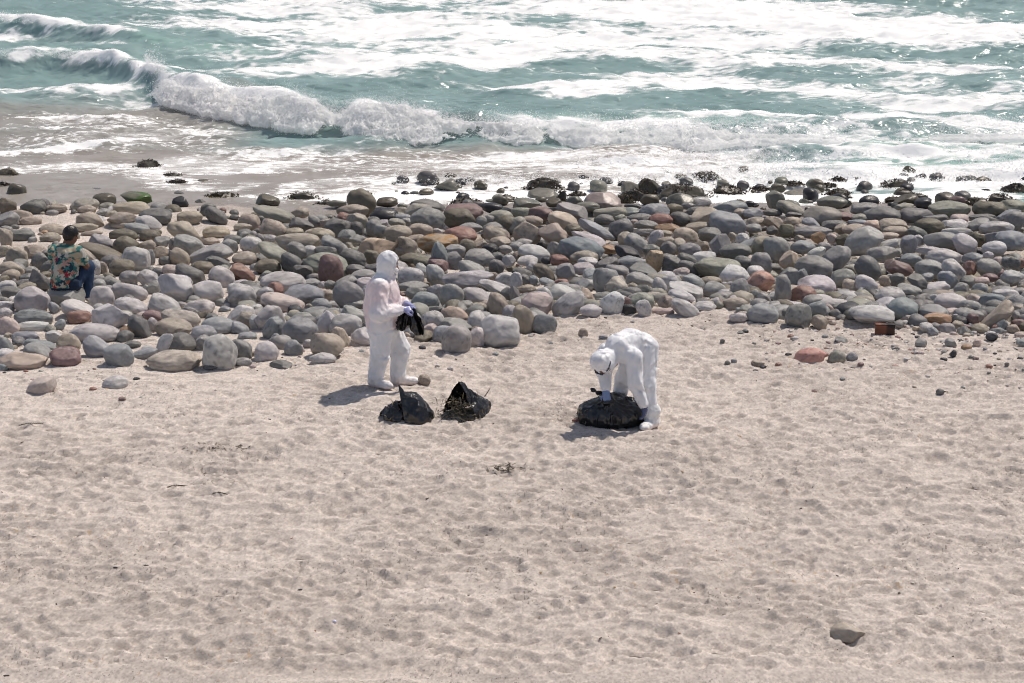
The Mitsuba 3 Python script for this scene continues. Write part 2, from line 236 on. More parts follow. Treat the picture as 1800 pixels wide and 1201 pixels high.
# ------------------------------------------------------------------ the stones of the shore: centre x, y, width, height, tilt, colour, read off the photograph in four-fold enlarged tiles
STONES = {
(0, 240): """10 390 120 90 0 v;120 395 140 130 0 v;205 350 120 60 5 t;240 390 80 40 0 b;478 412 130 55 8 k;680 398 160 70 0 d;730 445 170 90 0 v;595 475 200 85 0 e;958 437 220 90 5 m;50 485 130 110 0 v;235 487 180 90 0 d;
400 505 140 55 0 t;365 535 90 35 0 g;610 510 130 50 0 t;725 532 120 55 0 g;760 490 130 50 0 e;930 505 270 90 3 t;1120 495 120 60 0 g;1270 415 110 60 0 d;1268 460 112 78 0 k;1410 455 75 30 0 d;1432 347 165 92 0 v;
1465 510 110 80 0 d;1520 545 160 110 20 d;1335 565 175 80 0 t;1095 555 220 100 5 d;865 575 220 90 0 t;635 580 195 105 10 t;590 635 200 60 0 t;845 620 150 40 0 t;1045 600 180 90 15 l;970 642 180 74 10 b;50 575 180 95 0 g;
160 545 150 60 10 t;215 590 150 50 5 t;370 650 190 75 0 t;450 660 70 45 0 b;150 690 190 70 5 d;40 710 100 130 0 t;310 675 55 30 0 o;355 705 140 60 0 t;645 680 150 32 0 t;870 690 200 75 5 v;1055 695 150 80 -5 v;
1300 660 240 135 20 t;1520 668 190 85 0 y;1710 630 130 45 0 t;1750 595 150 100 0 t;1650 565 70 30 0 d;1640 720 140 60 0 d;1480 735 130 50 0 t;1780 690 60 50 0 g;715 740 180 115 15 g;885 765 180 130 0 v;1035 770 120 85 0 t;
1130 810 110 80 0 t;1140 740 110 70 0 g;1215 755 60 80 0 d;1330 760 205 135 15 g;1610 770 130 100 0 g;1770 755 165 100 -5 l;390 790 95 110 0 g;250 800 160 78 0 t;120 845 150 130 10 t;30 800 80 70 0 t;310 820 70 40 0 d;
710 805 320 115 15 v;780 870 150 72 0 d;630 835 150 100 20 t;955 850 195 155 5 s;1062 850 60 110 0 g;1175 820 60 40 0 b;1265 838 140 110 15 t;1160 870 90 58 0 d;1480 822 310 125 -12 g;1720 850 170 80 0 t;285 875 120 112 0 d;
345 912 130 90 -20 d;80 930 180 100 0 t;215 945 100 62 0 g;290 1005 175 145 15 d;650 920 110 110 0 l;720 920 70 80 0 t;855 920 190 105 0 v;760 985 100 58 0 v;905 985 140 82 0 g;1050 990 160 112 15 l;1000 970 50 30 0 p;
1110 950 100 60 0 d;1220 935 160 72 -5 p;1340 962 200 135 20 d;1420 915 170 80 5 v;1540 875 180 80 20 d;1560 985 180 145 15 l;1705 960 175 132 20 r;1490 1030 130 62 0 d;50 1065 130 100 0 l;190 1062 150 75 -10 t;
465 1112 250 120 5 g;690 1040 110 72 0 g;700 1000 80 48 0 g;800 1030 100 52 0 g;910 1082 240 132 10 l;1090 1060 110 92 0 g;1230 1062 262 185 10 l;1300 1020 110 80 10 l;1460 1082 220 132 5 l;1700 1112 200 155 0 s;718 1128 172 146 0 l;
225 1140 240 172 0 l;1030 1070 60 52 0 g;620 1110 90 50 0 g""",
(450, 240): """80 445 170 80 0 v;130 540 290 105 15 e;310 530 130 72 5 t;600 420 60 40 0 v;565 465 140 40 0 e;740 452 205 165 10 v;920 458 150 62 0 v;680 515 225 82 0 t;1030 487 70 30 0 e;1205 480 240 92 10 d;1140 515 190 90 0 e;
1205 577 245 155 8 g;1435 567 225 122 5 v;1460 522 270 90 5 q;1660 497 170 62 5 k;1670 455 110 30 0 e;1760 520 90 50 0 d;1720 565 180 90 0 e;1640 585 90 62 0 g;1765 610 150 112 0 v;30 590 70 62 0 d;125 642 190 132 10 t;320 612 170 92 10 d;
410 592 90 80 20 g;450 580 110 52 0 g;500 610 100 62 0 t;510 565 60 25 0 d;640 570 130 72 10 r;720 590 160 102 15 t;580 632 190 105 5 d;830 585 90 42 0 d;905 545 200 82 0 k;1010 565 160 46 0 b;830 630 112 102 0 g;895 605 70 42 0 l;
880 660 100 82 0 g;990 605 120 62 10 e;1060 595 90 42 0 g;1000 677 190 105 5 t;1160 657 180 92 5 t;1280 665 70 42 0 l;1430 687 240 102 3 r;1490 640 200 62 5 g;1580 600 80 82 0 g;1690 640 180 72 5 g;1690 682 180 102 10 t;1740 710 110 62 0 q;
700 642 110 92 0 d;270 672 130 62 0 t;285 640 80 26 0 r;440 692 220 105 5 t;640 692 130 72 0 g;720 720 130 62 0 g;290 737 312 112 8 t;550 757 182 124 20 g;100 715 90 52 0 l;30 720 72 72 0 g;855 765 272 124 0 a;1060 767 150 124 15 t;
1130 720 140 62 5 t;1275 742 285 112 0 u;1290 835 112 195 -8 b;1400 802 150 84 0 g;1490 777 132 104 0 v;1580 755 100 52 0 t;1645 790 120 74 0 k;1715 735 150 62 0 t;1750 790 100 52 0 g;1570 842 222 104 0 g;1690 850 110 72 0 d;1775 870 100 72 0 l;
145 810 265 130 22 e;290 792 140 92 10 g;255 885 155 135 20 d;380 800 110 72 0 l;495 800 160 72 0 d;500 885 330 145 15 e;680 847 182 114 10 d;820 842 122 84 0 v;1010 805 90 52 0 t;1110 850 192 64 5 v;525 930 175 200 0 q;330 945 140 92 0 d;
80 912 182 94 0 v;700 935 130 72 0 d;755 977 172 84 3 g;1280 892 142 84 10 q;1180 880 150 62 0 v;1385 862 152 104 0 g;830 920 120 52 0 d;190 1022 312 134 5 s;400 985 90 42 0 g;390 1027 132 54 0 g;135 1072 112 94 0 r;465 1040 60 42 0 l;
520 1035 90 52 0 g;335 1112 282 126 -5 b;630 1022 172 94 -10 g;770 1027 120 72 0 l;650 1105 212 176 5 g;765 1092 95 95 0 l;185 1155 300 126 10 p;60 1105 132 98 -10 l;505 1110 95 62 0 t;460 1182 142 84 0 b;1090 977 182 114 5 l;
1165 940 92 92 0 l;1265 967 142 136 20 l;1105 1050 212 64 0 g;1240 1000 80 42 0 t;1525 932 194 114 20 g;1690 910 112 84 0 d;1490 1002 352 124 8 l;1665 985 72 62 0 t;1765 1000 162 94 0 l;1700 1062 260 104 20 l;1555 1122 216 126 15 l;
1377 1115 172 156 0 g;1265 1085 124 98 0 l;1130 1092 152 84 0 g;1190 1155 195 120 0 b;1705 1185 162 165 20 t;1480 1190 112 72 0 g;1780 1100 122 84 -10 d""",
(900, 240): """105 467 182 74 0 e;225 417 222 104 5 e;295 460 112 54 0 v;440 450 112 62 0 e;70 537 152 84 0 e;205 540 192 82 0 q;425 522 212 104 15 g;540 490 172 62 5 e;690 532 232 74 0 e;640 447 262 114 5 p;840 525 122 54 0 g;1000 515 212 84 3 b;
860 490 122 36 0 d;360 582 212 114 12 y;140 590 152 62 0 t;650 580 142 64 5 d;900 574 182 64 3 d;1048 580 162 74 0 r;760 575 82 54 0 e;1185 447 202 94 5 e;1140 510 122 72 -5 v;1330 455 142 62 5 l;1240 485 102 42 0 g;1180 572 152 84 0 d;
1352 562 202 116 8 t;1300 520 142 52 0 d;1540 497 242 94 3 b;1530 520 122 62 0 l;1600 540 92 62 0 t;1515 607 252 154 10 b;1690 540 142 72 0 b;1720 600 152 64 0 t;1590 655 112 54 0 r;1700 640 122 54 0 g;40 617 132 104 0 e;105 670 192 144 5 t;
288 677 224 144 3 y;430 652 112 74 0 v;600 640 255 130 28 b;765 637 172 124 0 d;945 620 172 64 0 g;860 605 62 42 0 t;910 670 182 50 5 d;1092 640 174 56 3 o;1340 635 232 66 5 t;1225 697 174 114 10 t;1385 680 162 84 5 d;1080 680 102 42 0 t;
545 722 245 114 15 l;800 712 112 84 0 t;875 747 174 134 20 g;1010 710 112 104 -20 l;1080 740 132 74 -5 t;1180 715 102 62 0 g;1460 752 146 128 5 g;1620 712 97 68 0 w;1550 700 62 52 0 t;1665 745 180 90 -30 b;1765 765 170 130 0 t;490 785 322 164 10 n;
295 792 104 104 10 g;155 812 222 114 10 l;80 745 122 54 0 g;30 770 102 54 0 g;505 842 195 84 8 t;690 790 122 54 5 o;820 817 194 104 15 k;985 800 134 84 10 g;1100 790 112 104 -10 d;1170 765 104 94 -10 t;1250 792 162 84 0 g;1335 765 102 64 5 t;
1345 845 182 68 3 l;1410 865 162 32 0 q;1000 868 124 140 12 a;1120 882 150 114 15 d;1225 857 142 84 15 d;850 882 224 84 -3 b;665 892 172 92 5 d;530 880 142 64 0 l;330 865 132 64 0 r;240 870 72 42 0 k;110 870 142 64 5 l;30 840 62 62 0 t;
145 917 97 84 0 l;225 957 150 114 20 v;375 947 132 104 5 g;505 922 152 74 5 l;565 960 132 74 0 l;70 960 142 74 10 d;940 957 242 116 12 d;745 945 172 84 10 g;1085 975 152 54 5 l;1110 925 112 44 5 d;1190 957 122 74 0 c;1245 922 152 104 20 d;
1445 920 332 124 -8 e;1640 880 152 84 10 d;1755 882 144 134 10 g;1570 800 222 94 3 d;1560 967 212 116 5 w;1715 945 122 64 0 l;1745 1017 195 135 -5 z;1280 1017 162 94 15 b;1400 1015 142 64 0 t;1110 1022 124 104 5 l;1040 1047 112 114 20 l;
905 1012 204 114 12 g;510 1037 152 80 -3 l;350 1025 102 48 5 r;250 1020 122 54 10 b;150 1010 62 62 0 b;85 1007 84 74 0 d;30 1022 92 132 0 l;20 1108 82 112 0 g;365 1104 222 124 10 l;100 1070 132 54 0 t;1420 1075 172 104 -8 g;1510 1097 142 64 -8 t;1530 1040 72 42 0 g""",
(1350, 240): """50 440 132 114 5 e;260 407 292 84 3 e;160 502 192 94 15 e;450 457 212 74 0 e;700 385 122 48 0 v;385 547 262 114 5 e;180 550 112 38 0 d;545 557 142 54 10 q;650 572 122 58 0 e;690 502 212 74 -5 g;800 547 252 104 5 d;1040 547 252 92 3 d;
950 490 152 42 0 e;1275 502 284 94 5 e;1200 532 132 52 0 e;1560 502 232 104 -5 v;1720 492 202 94 5 e;1330 450 112 62 0 q;40 602 152 92 10 t;170 592 122 54 5 t;35 532 132 42 0 d;300 607 132 74 10 b;470 617 182 54 0 d;640 603 152 34 3 b;
240 637 112 48 0 t;520 642 112 58 -5 t;610 652 182 72 0 t;130 657 112 78 0 v;30 655 82 52 0 d;310 667 262 74 5 g;350 707 108 84 10 o;220 715 72 42 0 t;450 715 72 62 0 p;530 720 102 72 -10 v;670 722 275 172 -15 s;880 627 192 94 5 t;
730 620 122 62 0 y;900 660 182 62 0 t;850 695 142 42 0 y;1050 672 142 84 15 d;1125 627 224 104 5 v;1180 582 182 62 0 d;1310 619 182 68 3 l;1345 577 132 62 0 p;1510 567 192 44 0 d;1480 612 162 72 -10 g;1605 637 242 84 5 l;1560 600 132 82 0 d;
1690 542 172 64 -10 b;1740 582 152 114 0 g;1330 665 212 44 0 l;1230 722 262 104 3 g;1390 747 192 134 15 l;1470 712 112 82 0 v;1590 707 152 84 0 g;1710 722 212 114 3 b;1060 725 82 62 0 l;990 757 114 124 0 b;840 757 182 94 -20 l;725 757 92 72 -10 l;
820 817 244 94 8 g;62 782 194 154 15 g;245 772 172 78 3 b;340 812 132 72 -15 w;400 775 102 62 0 g;480 847 204 154 -20 g;155 862 152 114 0 y;322 907 274 134 8 g;705 917 194 154 15 d;1010 860 152 74 0 b;1140 802 202 54 -5 l;1240 842 242 104 3 l;
1435 847 144 60 0 b;1545 832 82 52 0 l;1590 782 172 94 5 l;920 912 194 94 10 q;1135 922 194 104 -5 g;1305 937 172 144 10 l;1415 922 104 94 5 r;1550 922 174 114 10 g;1620 872 82 52 0 p;1675 877 72 62 0 b;1730 882 92 72 0 d;1780 887 62 54 0 r;
1720 982 162 84 0 l;1600 952 122 54 0 q;1560 987 112 52 0 q;1265 1000 140 104 10 b;1120 987 88 54 0 b;905 1002 112 84 -10 d;1060 1027 164 112 25 d;520 987 174 114 -10 g;695 1032 172 114 15 l;590 1047 132 84 10 t;820 1012 84 74 0 t;
240 972 82 84 20 b;150 1002 132 152 20 g;100 1072 124 195 -3 g;340 1042 264 134 5 l;255 1107 184 118 5 r;530 1107 112 74 0 g;1000 1082 182 94 15 g;1185 1067 184 94 -10 l;1360 1072 112 84 0 g;1490 1072 112 84 0 b;1400 1017 112 74 0 d;
1500 1010 112 42 0 p;860 1117 214 116 -8 l;670 1092 92 64 20 b""",
(0, 450): """550 365 225 120 15 l;560 427 176 84 5 r;695 372 92 74 0 l;240 427 282 92 3 b;380 362 82 74 20 b;40 352 132 72 10 l;40 402 92 74 0 l;60 485 152 114 10 p;420 477 82 64 -20 b;230 492 242 64 0 l;180 557 202 54 5 b;775 418 265 165 -8 l;
925 345 242 108 10 l;1155 332 232 124 10 l;1085 422 142 78 10 q;1275 427 272 114 10 c;985 492 162 154 25 d;1075 477 92 94 10 l;885 538 102 88 0 o;1220 497 254 112 5 t;1530 482 232 104 5 b;1670 502 162 84 10 b;1430 537 192 94 0 b;
1690 402 192 112 -5 l;1730 442 132 104 0 t;1400 347 212 74 5 l;1580 370 84 38 0 b;1790 462 72 94 0 l;660 535 352 114 3 l;380 562 132 74 -5 l;480 602 172 114 0 t;285 622 234 94 15 b;30 625 132 124 20 b;265 667 192 104 10 g;40 692 152 74 -5 l;
165 727 322 104 3 y;460 697 212 114 -3 q;680 632 204 144 15 b;835 692 204 144 0 b;930 619 122 44 5 d;1020 677 172 64 -10 b;1150 605 142 124 -30 l;1260 608 234 134 0 d;1220 727 374 124 3 c;1430 602 114 94 -10 g;1542 667 244 234 5 l;
1690 652 162 134 10 g;1480 772 132 50 0 d;1710 740 122 52 0 g;1740 562 132 54 0 b;25 782 72 48 0 b;290 897 204 112 -15 p;810 882 172 82 0 l""",
(450, 450): """95 427 212 164 0 l;125 502 152 144 -20 b;170 462 102 64 0 l;310 512 244 164 5 b;500 462 142 154 -10 l;630 477 222 144 5 l;690 417 222 124 10 g;700 337 172 54 -5 g;460 342 142 88 5 b;370 367 62 62 0 t;450 400 102 62 0 g;750 562 162 104 0 l;
500 620 234 164 10 t;585 572 142 144 20 y;265 642 132 104 0 b;370 612 82 54 0 l;75 664 172 120 5 l;470 712 182 64 3 l;170 762 162 58 5 d;25 712 72 64 0 l;140 568 62 48 0 b;1240 442 162 114 0 l;1395 412 194 114 12 y;1410 472 242 84 10 g;
1565 447 152 114 0 l;1220 505 112 62 -5 p;1100 517 102 64 0 t;1330 542 172 104 -5 b;1410 577 204 170 0 g;1555 567 114 124 0 l;1715 525 280 200 5 l;1580 367 102 74 0 t;1780 392 102 94 -15 l;1185 862 92 58 0 t""",
(900, 450): """75 445 162 194 20 t;230 465 172 124 5 b;170 332 222 154 0 p;230 285 132 124 10 l;400 330 232 174 -20 l;550 377 162 74 5 l;530 287 102 114 30 y;660 182 184 204 20 g;740 217 184 144 0 c;705 322 164 148 5 w;810 317 62 54 0 q;820 372 104 72 5 k;
920 317 164 114 0 e;925 364 112 114 -5 l;920 240 112 74 0 d;1090 322 132 94 0 t;1060 387 162 44 3 p;1215 358 200 124 20 l;1355 354 158 64 0 l;1195 277 192 94 10 l;1220 242 232 114 15 l;1470 328 97 48 0 q;1500 267 102 64 0 l;1605 237 132 152 -5 g;
1570 327 172 74 0 t;1700 277 74 84 0 g;1770 302 102 84 0 g;1755 397 235 124 8 b;1590 427 122 64 0 l;1340 315 92 38 0 d;500 537 68 58 0 t;640 570 62 28 0 b;830 525 44 28 0 b;1480 597 32 24 0 d;1515 750 42 28 0 d;1560 738 42 28 0 b;1730 752 92 42 0 t""",
(1350, 450): """955 372 234 154 5 b;725 408 304 124 8 l;1280 318 244 122 8 l;1450 312 112 94 15 p;1570 322 174 114 -8 n;1670 267 182 64 -5 l;1750 312 132 84 0 g;1600 403 244 184 -35 t;215 417 184 160 0 g;340 372 142 104 0 b;150 352 242 64 0 l;430 370 78 68 20 p;
470 337 222 74 5 l;360 462 114 94 15 t;980 439 98 64 0 p;1190 437 194 64 -5 o;1185 387 124 64 5 p;1300 390 132 50 0 p;1440 442 84 74 0 q;1650 487 84 84 0 b;1760 377 92 64 0 t;1745 422 64 64 0 g;1490 507 124 64 0 t;1600 505 54 44 0 r;
1725 512 94 64 0 t;1165 525 84 54 0 b;1760 472 102 54 0 q;1575 562 84 44 0 k;1470 605 62 44 0 p;1395 638 74 32 0 o;1300 680 52 38 0 k;510 592 94 48 5 g;1075 610 84 58 0 g;1282 605 88 58 0 g;295 687 214 94 -5 z;485 707 122 84 0 e;590 707 82 58 0 b;
400 695 54 32 0 r;1210 952 54 38 0 d;75 765 48 32 0 r;1680 760 34 24 0 d;1785 605 84 38 0 b;1780 555 94 44 0 p;550 2636 250 125 5 t""",
}
TINT = {k: tuple(np.array(v) * (1.10, 1.10, 1.11)) for k, v in {'g': (.235, .23, .222), 'l': (.385, .37, .365), 'd': (.14, .137, .132), 'k': (.045, .045, .05), 't': (.285, .245, .20), 'b': (.225, .232, .24), 'r': (.25, .145, .12), 'o': (.30, .195, .125), 'p': (.38, .315, .29), 'e': (.225, .22, .185), 'w': (.50, .495, .485),
        'v': (.135, .12, .09), 'm': (.19, .19, .14), 'q': (.18, .12, .115), 'y': (.40, .325, .26), 'a': (.42, .32, .225), 'z': (.42, .235, .185), 'c': (.33, .29, .255), 's': (.36, .355, .345), 'u': (.25, .20, .13), 'n': (.165, .185, .20)}.items()}
WORD = {'g': 'grey', 'l': 'light grey', 'd': 'dark grey', 'k': 'near black', 't': 'tan grey', 'b': 'bluish grey', 'r': 'reddish brown', 'o': 'orange brown', 'p': 'pinkish grey', 'e': 'olive grey', 'w': 'whitish', 'v': 'dark olive brown', 'm': 'mossy olive', 'q': 'purplish brown',
        'y': 'sandy beige', 'a': 'sandy tan', 'z': 'salmon red', 'c': 'rough speckled conglomerate', 's': 'pale streaked', 'u': 'rust stained', 'n': 'dark blue grey'}
ICO = {k: trimesh.creation.icosphere(subdivisions=k) for k in (1, 2, 3, 4)}
def stone_shape(r, sub, angular=0.0, lumpy=0.0):
    """A unit stone: a rounded lump with worn flats, fitted to the box from -1 to 1."""
    d = np.array(ICO[sub].vertices)
    o = r.uniform(-50, 50, 3)
    e = r.uniform(1.9, 2.45)
    v = d / (np.abs(d) ** e).sum(1, keepdims=True) ** (1 / e)
    v = v * (1 + (0.34 + 0.2 * angular) * (meshkit.fbm(d * 1.1 + o, 2, 1) - 0.5) + 0.10 * (meshkit.fbm(d * 2.6 + o, 2, 2) - 0.5))[:, None]
    for k in range(int(r.integers(3, 6) + 6 * angular)):
        n = r.normal(size=3); n /= np.linalg.norm(n)
        q = v @ n
        lim = np.max(q) * r.uniform(0.68 - 0.1 * angular, 0.92)
        over = np.maximum(q - lim, 0)
        v = v - (over * (0.80 + 0.15 * angular))[:, None] * n
    v += d * ((0.028 + 0.10 * lumpy) * (meshkit.fbm(d * 5.5 + o, 3, 3) - 0.5))[:, None]
    v -= (v.max(0) + v.min(0)) / 2
    return v / np.abs(v).max(0)
def stone_colours(v, code, r, wet):
    """Mottling, veins, bands and growth of one stone, in its own frame (v from -1 to 1)."""
    o = r.uniform(-50, 50, 3)
    base = np.array(TINT[code]) * r.uniform(0.88, 1.12) * (1 + r.normal(0, 0.016, 3))
    c = base * (1 + 0.55 * (meshkit.fbm(v * 1.6 + o, 3, 4) - .5) + 0.70 * (meshkit.fbm(v * 7 + o, 3, 5) - .5))[:, None]
    if r.uniform() < .35 or code == 's':
        a = r.normal(size=3); a /= np.linalg.norm(a)
        s = np.abs(np.sin((v @ a) * (9 if code == 's' else 5) + 5 * meshkit.fbm(v * 1.7 + o, 2, 6)))
        c *= (1 + (0.28 if code == 's' else 0.16) * (s - .6))[:, None]
    if r.uniform() < .22:
        a = r.normal(size=3); a /= np.linalg.norm(a)
        s = np.exp(-(((v @ a) - r.uniform(-.4, .4) + .25 * (meshkit.fbm(v * 2 + o, 2, 7) - .5)) / .035) ** 2)
        c = c * (1 - .5 * s[:, None]) + .5 * s[:, None] * np.array((.45, .44, .42))
    if r.uniform() < .3:
        s = sstep(.56, .66, meshkit.fbm(v * 1.3 + o + 9, 3, 8))[:, None]
        c = c * (1 - .35 * s)
    if r.uniform() < .45:
        f = meshkit.fbm(v * r.uniform(1.5, 2.6) + o + 20, 3, 13); s = np.exp(-((f - .5) / .012) ** 2)[:, None]
        c = c * (1 - .45 * s)
    if code == 'c':
        s = meshkit.noise(v * 9 + o, 9)[:, None]
        c *= 0.62 + .85 * s
    if code == 'm':
        s = sstep(.50, .60, meshkit.fbm(v * 1.4 + o, 3, 10) + .32 * v[:, 0] + .06 * v[:, 2])[:, None]
        c = c * (1 - s) + s * np.array((.085, .15, .035)) * (.6 + .8 * meshkit.noise(v * 8 + o, 11)[:, None])
    if code == 'u':
        s = sstep(.5, .6, meshkit.fbm(v * 2.2 + o, 3, 12))[:, None]
        c = c * (1 - s) + s * np.array((.30, .155, .05))
    return np.clip(c * (0.72 if wet > .5 else 1.0), .01, .9)
def stone_grain(p, n, uv): return 0.010 * fbm(p.x * 20, p.y * 20, p.z * 20, 3) + 0.0015 * noise(p.x * 130, p.y * 130, p.z * 130)
def speckle(p, n, uv): return 0.25 + 0.5 * noise(p.x * 90, p.y * 90, p.z * 90)
scene['dry_stone'] = {'type': 'bumpmap', 'tex': proc(stone_grain, 0.006), 'scale': 1.0, 'bsdf': {'type': 'principled', 'base_color': {'type': 'mesh_attribute', 'name': 'vertex_color'}, 'roughness': 0.6, 'specular': 0.5}}
scene['wet_stone'] = {'type': 'bumpmap', 'tex': proc(stone_grain, 0.006), 'scale': 0.6, 'bsdf': {'type': 'principled', 'base_color': {'type': 'mesh_attribute', 'name': 'vertex_color'}, 'roughness': 0.42, 'specular': 0.45}}
STONE_LIST = []
BURIED = [(202, 670), (72, 674), (1423, 621), (492, 628), (42, 573), (45, 589)]
def place_stone(px, py, w, h, deg, code, r):
    """Sizes and rests a stone so that its outline stands where the photograph has it; part of it sinks into the sand."""
    buried = any(abs(px - x) + abs(py - y) < 14 for x, y in BURIED)
    w, h2, py2 = w * 1.05, h * (1.45 if buried else 1.34 if py > 565 else 1.26), py + (0.22 if buried else 0.15 if py > 565 else 0.105) * h
    a0 = math.radians(deg)
    p, c = hit(px, py2), 0.1
    for _ in range(12):
        s = scale_at(p[1], p[2])
        sn = math.sin(math.atan2(CAMH - p[2], p[1])); cs = math.sqrt(1 - sn * sn)
        a, H = w / 2 / s, h2 / 2 / s
        b = min(0.82 * a, 0.80 * H / sn * 0.75, 1.5 * H)
        c = math.sqrt(max(H * H - (b * sn) ** 2, (0.35 * H) ** 2)) / cs
        z = max(sand_z(p[0], p[1], SZ0), WL - .25) + (0.28 if buried else 0.52 if py > 565 else 0.62) * c
        d = ray(px, py2)
        p = d * (CAMH - z) / -d[2]; p[2] = z
    return p, np.array([a, b, c])
def stone_mesh(px, py, w, h, deg, code, seed):
    r = np.random.default_rng(seed)
    p, ext = place_stone(px, py, w, h, deg, code, r)
    big = w * h
    sub = 4 if big > 4200 else 3
    wet = 1.0 if (p[1] > 35.4 and py < 372) or code == 'k' and py < 400 else 0.0
    ang = 1.0 if (code in 'a' or seed % 6 == 0) else 0.0
    u = stone_shape(r, sub, ang, 1.0 if code in 'cu' else 0.0)
    col = stone_colours(u, code, r, wet)
    v = u * ext
    # tilt in the plane that faces the beach, with a little turn, refitted to the outline's width and height
    t = math.radians(deg); R = np.array([[math.cos(t), 0, math.sin(t)], [0, 1, 0], [-math.sin(t), 0, math.cos(t)]])
    if abs(deg) > 8:
        q = max(0.25, 1 - abs(deg) / 60.0)
        v = v * np.array([1.12, 1, q * .8 + .1]) @ R.T
    y = r.uniform(-.3, .3); Q = np.array([[math.cos(y), -math.sin(y), 0], [math.sin(y), math.cos(y), 0], [0, 0, 1]])
    v = v @ Q.T
    v[:, 0] *= ext[0] / np.abs(v[:, 0]).max()
    v[:, 2] -= (v[:, 2].max() + v[:, 2].min()) / 2
    v[:, 2] *= ext[2] / np.abs(v[:, 2]).max()
    return (v + p, np.array(ICO[sub].faces)), col, 'wet_stone' if wet else 'dry_stone', p, ext
for (ox, oy), text in STONES.items():
    for item in text.replace('\n', '').split(';'):
        if item.strip():
            x, y, w, h, a, code = item.split()
            STONE_LIST.append((ox + float(x) / 4, oy + float(y) / 4, float(w) / 4, float(h) / 4, float(a), code))
# the 290 largest stones are things of their own, the rest and the gravel are stuff
order = sorted(range(len(STONE_LIST)), key=lambda i: -STONE_LIST[i][2] * STONE_LIST[i][3])
ALONE = set(order[:285])
FOOT, heap, STONE_AT = [], [], {}
for i in range(len(STONE_LIST)):
    s = STONE_LIST[i]
    mesh, col, mat, p, ext = stone_mesh(*s, 1000 + i)
    FOOT.append((p[0], p[1], ext[0], ext[1]))
    if i in ALONE:
        STONE_AT[put('boulder', mesh, mat, True, color=col)] = (i, p, ext)
    else:
        heap.append((*mesh, col, mat))
# filler stones and gravel wedged between
FOOT = np.array(FOOT)
TOPE = ([0, 150, 300, 500, 700, 1000, 1400, 1800], [372, 362, 372, 378, 362, 358, 362, 358])
BOTE = ([0, 200, 430, 560, 640, 760, 900, 980, 1200, 1400, 1600, 1800], [645, 640, 630, 615, 600, 595, 585, 555, 540, 562, 582, 600])
r = np.random.default_rng(77)
shapes = [(stone_shape(r, 2, float(k % 3 == 0)), 2) for k in range(14)]
def fill(n, lo, hi, xr, yr, touch, codes, sink=.35):
    for k in range(n):
        px, py = r.uniform(*xr), r.uniform(*yr)
        if not (np.interp(px, *TOPE) < py < np.interp(px, *BOTE)): continue
        p = hit(px, py)
        size = lo * (hi / lo) ** (r.uniform() ** 1.6)
        if np.any(((FOOT[:, 0] - p[0]) / (FOOT[:, 2] + size * touch)) ** 2 + ((FOOT[:, 1] - p[1]) / (FOOT[:, 3] + size * touch)) ** 2 < 1): continue
        sandy = px < 430 and 380 < py < 470 or px < 480 and py > 560
        if sandy and r.uniform() < .8: continue
        u, sub = shapes[int(r.integers(len(shapes)))]
        a = r.uniform(0, 6.3); Q = np.array([[math.cos(a), -math.sin(a), 0], [math.sin(a), math.cos(a), 0], [0, 0, 1]])
        v = (u * size * np.array([r.uniform(.85, 1.3), r.uniform(.7, 1), r.uniform(.55, .8)])) @ Q.T
        code = codes[int(r.integers(len(codes)))]
        wet = float(p[1] > 35.6)
        v = v + np.array([p[0], p[1], max(float(sand_z(p[0], p[1])), WL - .03) + size * (.62 - sink)])
        heap.append((v, np.array(ICO[sub].faces), stone_colours(u, code, r, wet), 'wet_stone' if wet else 'dry_stone'))
        if size > .07: FOOT_ADD.append((p[0], p[1], size * .8, size * .8))
FOOT_ADD = []
fill(3000, .10, .19, (420, 1860), (375, 570), .60, 'ggddtveldgkd', .40); fill(1200, .10, .18, (-60, 1860), (350, 625), .75, 'ggddtveldg'); FOOT = np.vstack([FOOT, np.array(FOOT_ADD).reshape(-1, 4)]); FOOT_ADD = []
fill(2400, .05, .11, (-60, 1860), (350, 625), .5, 'ggldtveldtpq'); FOOT = np.vstack([FOOT, np.array(FOOT_ADD).reshape(-1, 4)])
fill(2600, .018, .055, (1250, 1860), (430, 610), .3, 'glltbpgdyt'); TOPE, KEEP = ([0, 420, 520, 900, 1300, 1860], [400, 380, 334, 330, 322, 322]), TOPE
fill(55, .12, .22, (660, 1860), (336, 364), .55, 'kvdkvede', .12); fill(90, .05, .13, (680, 1860), (322, 366), .7, 'kvdkvdde', .3); fill(110, .025, .06, (680, 1860), (322, 366), .5, 'kvdkvdde', .45); TOPE = KEEP
fill(1500, .02, .06, (480, 1300), (420, 600), .3, 'ggltbqpy')
for side in ((-520, -15), (1815, 2320)):        # the band goes on past the frame
    fill(520, .16, .30, side, (352, 610), .62, 'ggldtvelbqdt', .25); FOOT = np.vstack([FOOT, np.array(FOOT_ADD).reshape(-1, 4)]); FOOT_ADD = []
    fill(700, .06, .15, side, (352, 625), .55, 'ggldtveldt')
for k in range(420):            # loose pebbles on the sand in front of the stones, thick on the right
    right = r.uniform() < .75
    px = r.uniform(1300, 1860) if right else r.uniform(0, 1300)
    py = np.interp(px, *BOTE) + 4 + abs(r.normal(0, 42 if right else 24))
    p = hit(px, py); size = .010 + .03 * r.uniform() ** 3
    u, sub = shapes[int(r.integers(len(shapes)))]
    v = u * size * np.array([1.2, 1, .6]) + np.array([p[0], p[1], float(sand_z(p[0], p[1])) + size * .2])
    heap.append((v, np.array(ICO[sub].faces), stone_colours(u, 'gldtbqpkrk'[int(r.integers(10))], r, 0), 'dry_stone'))
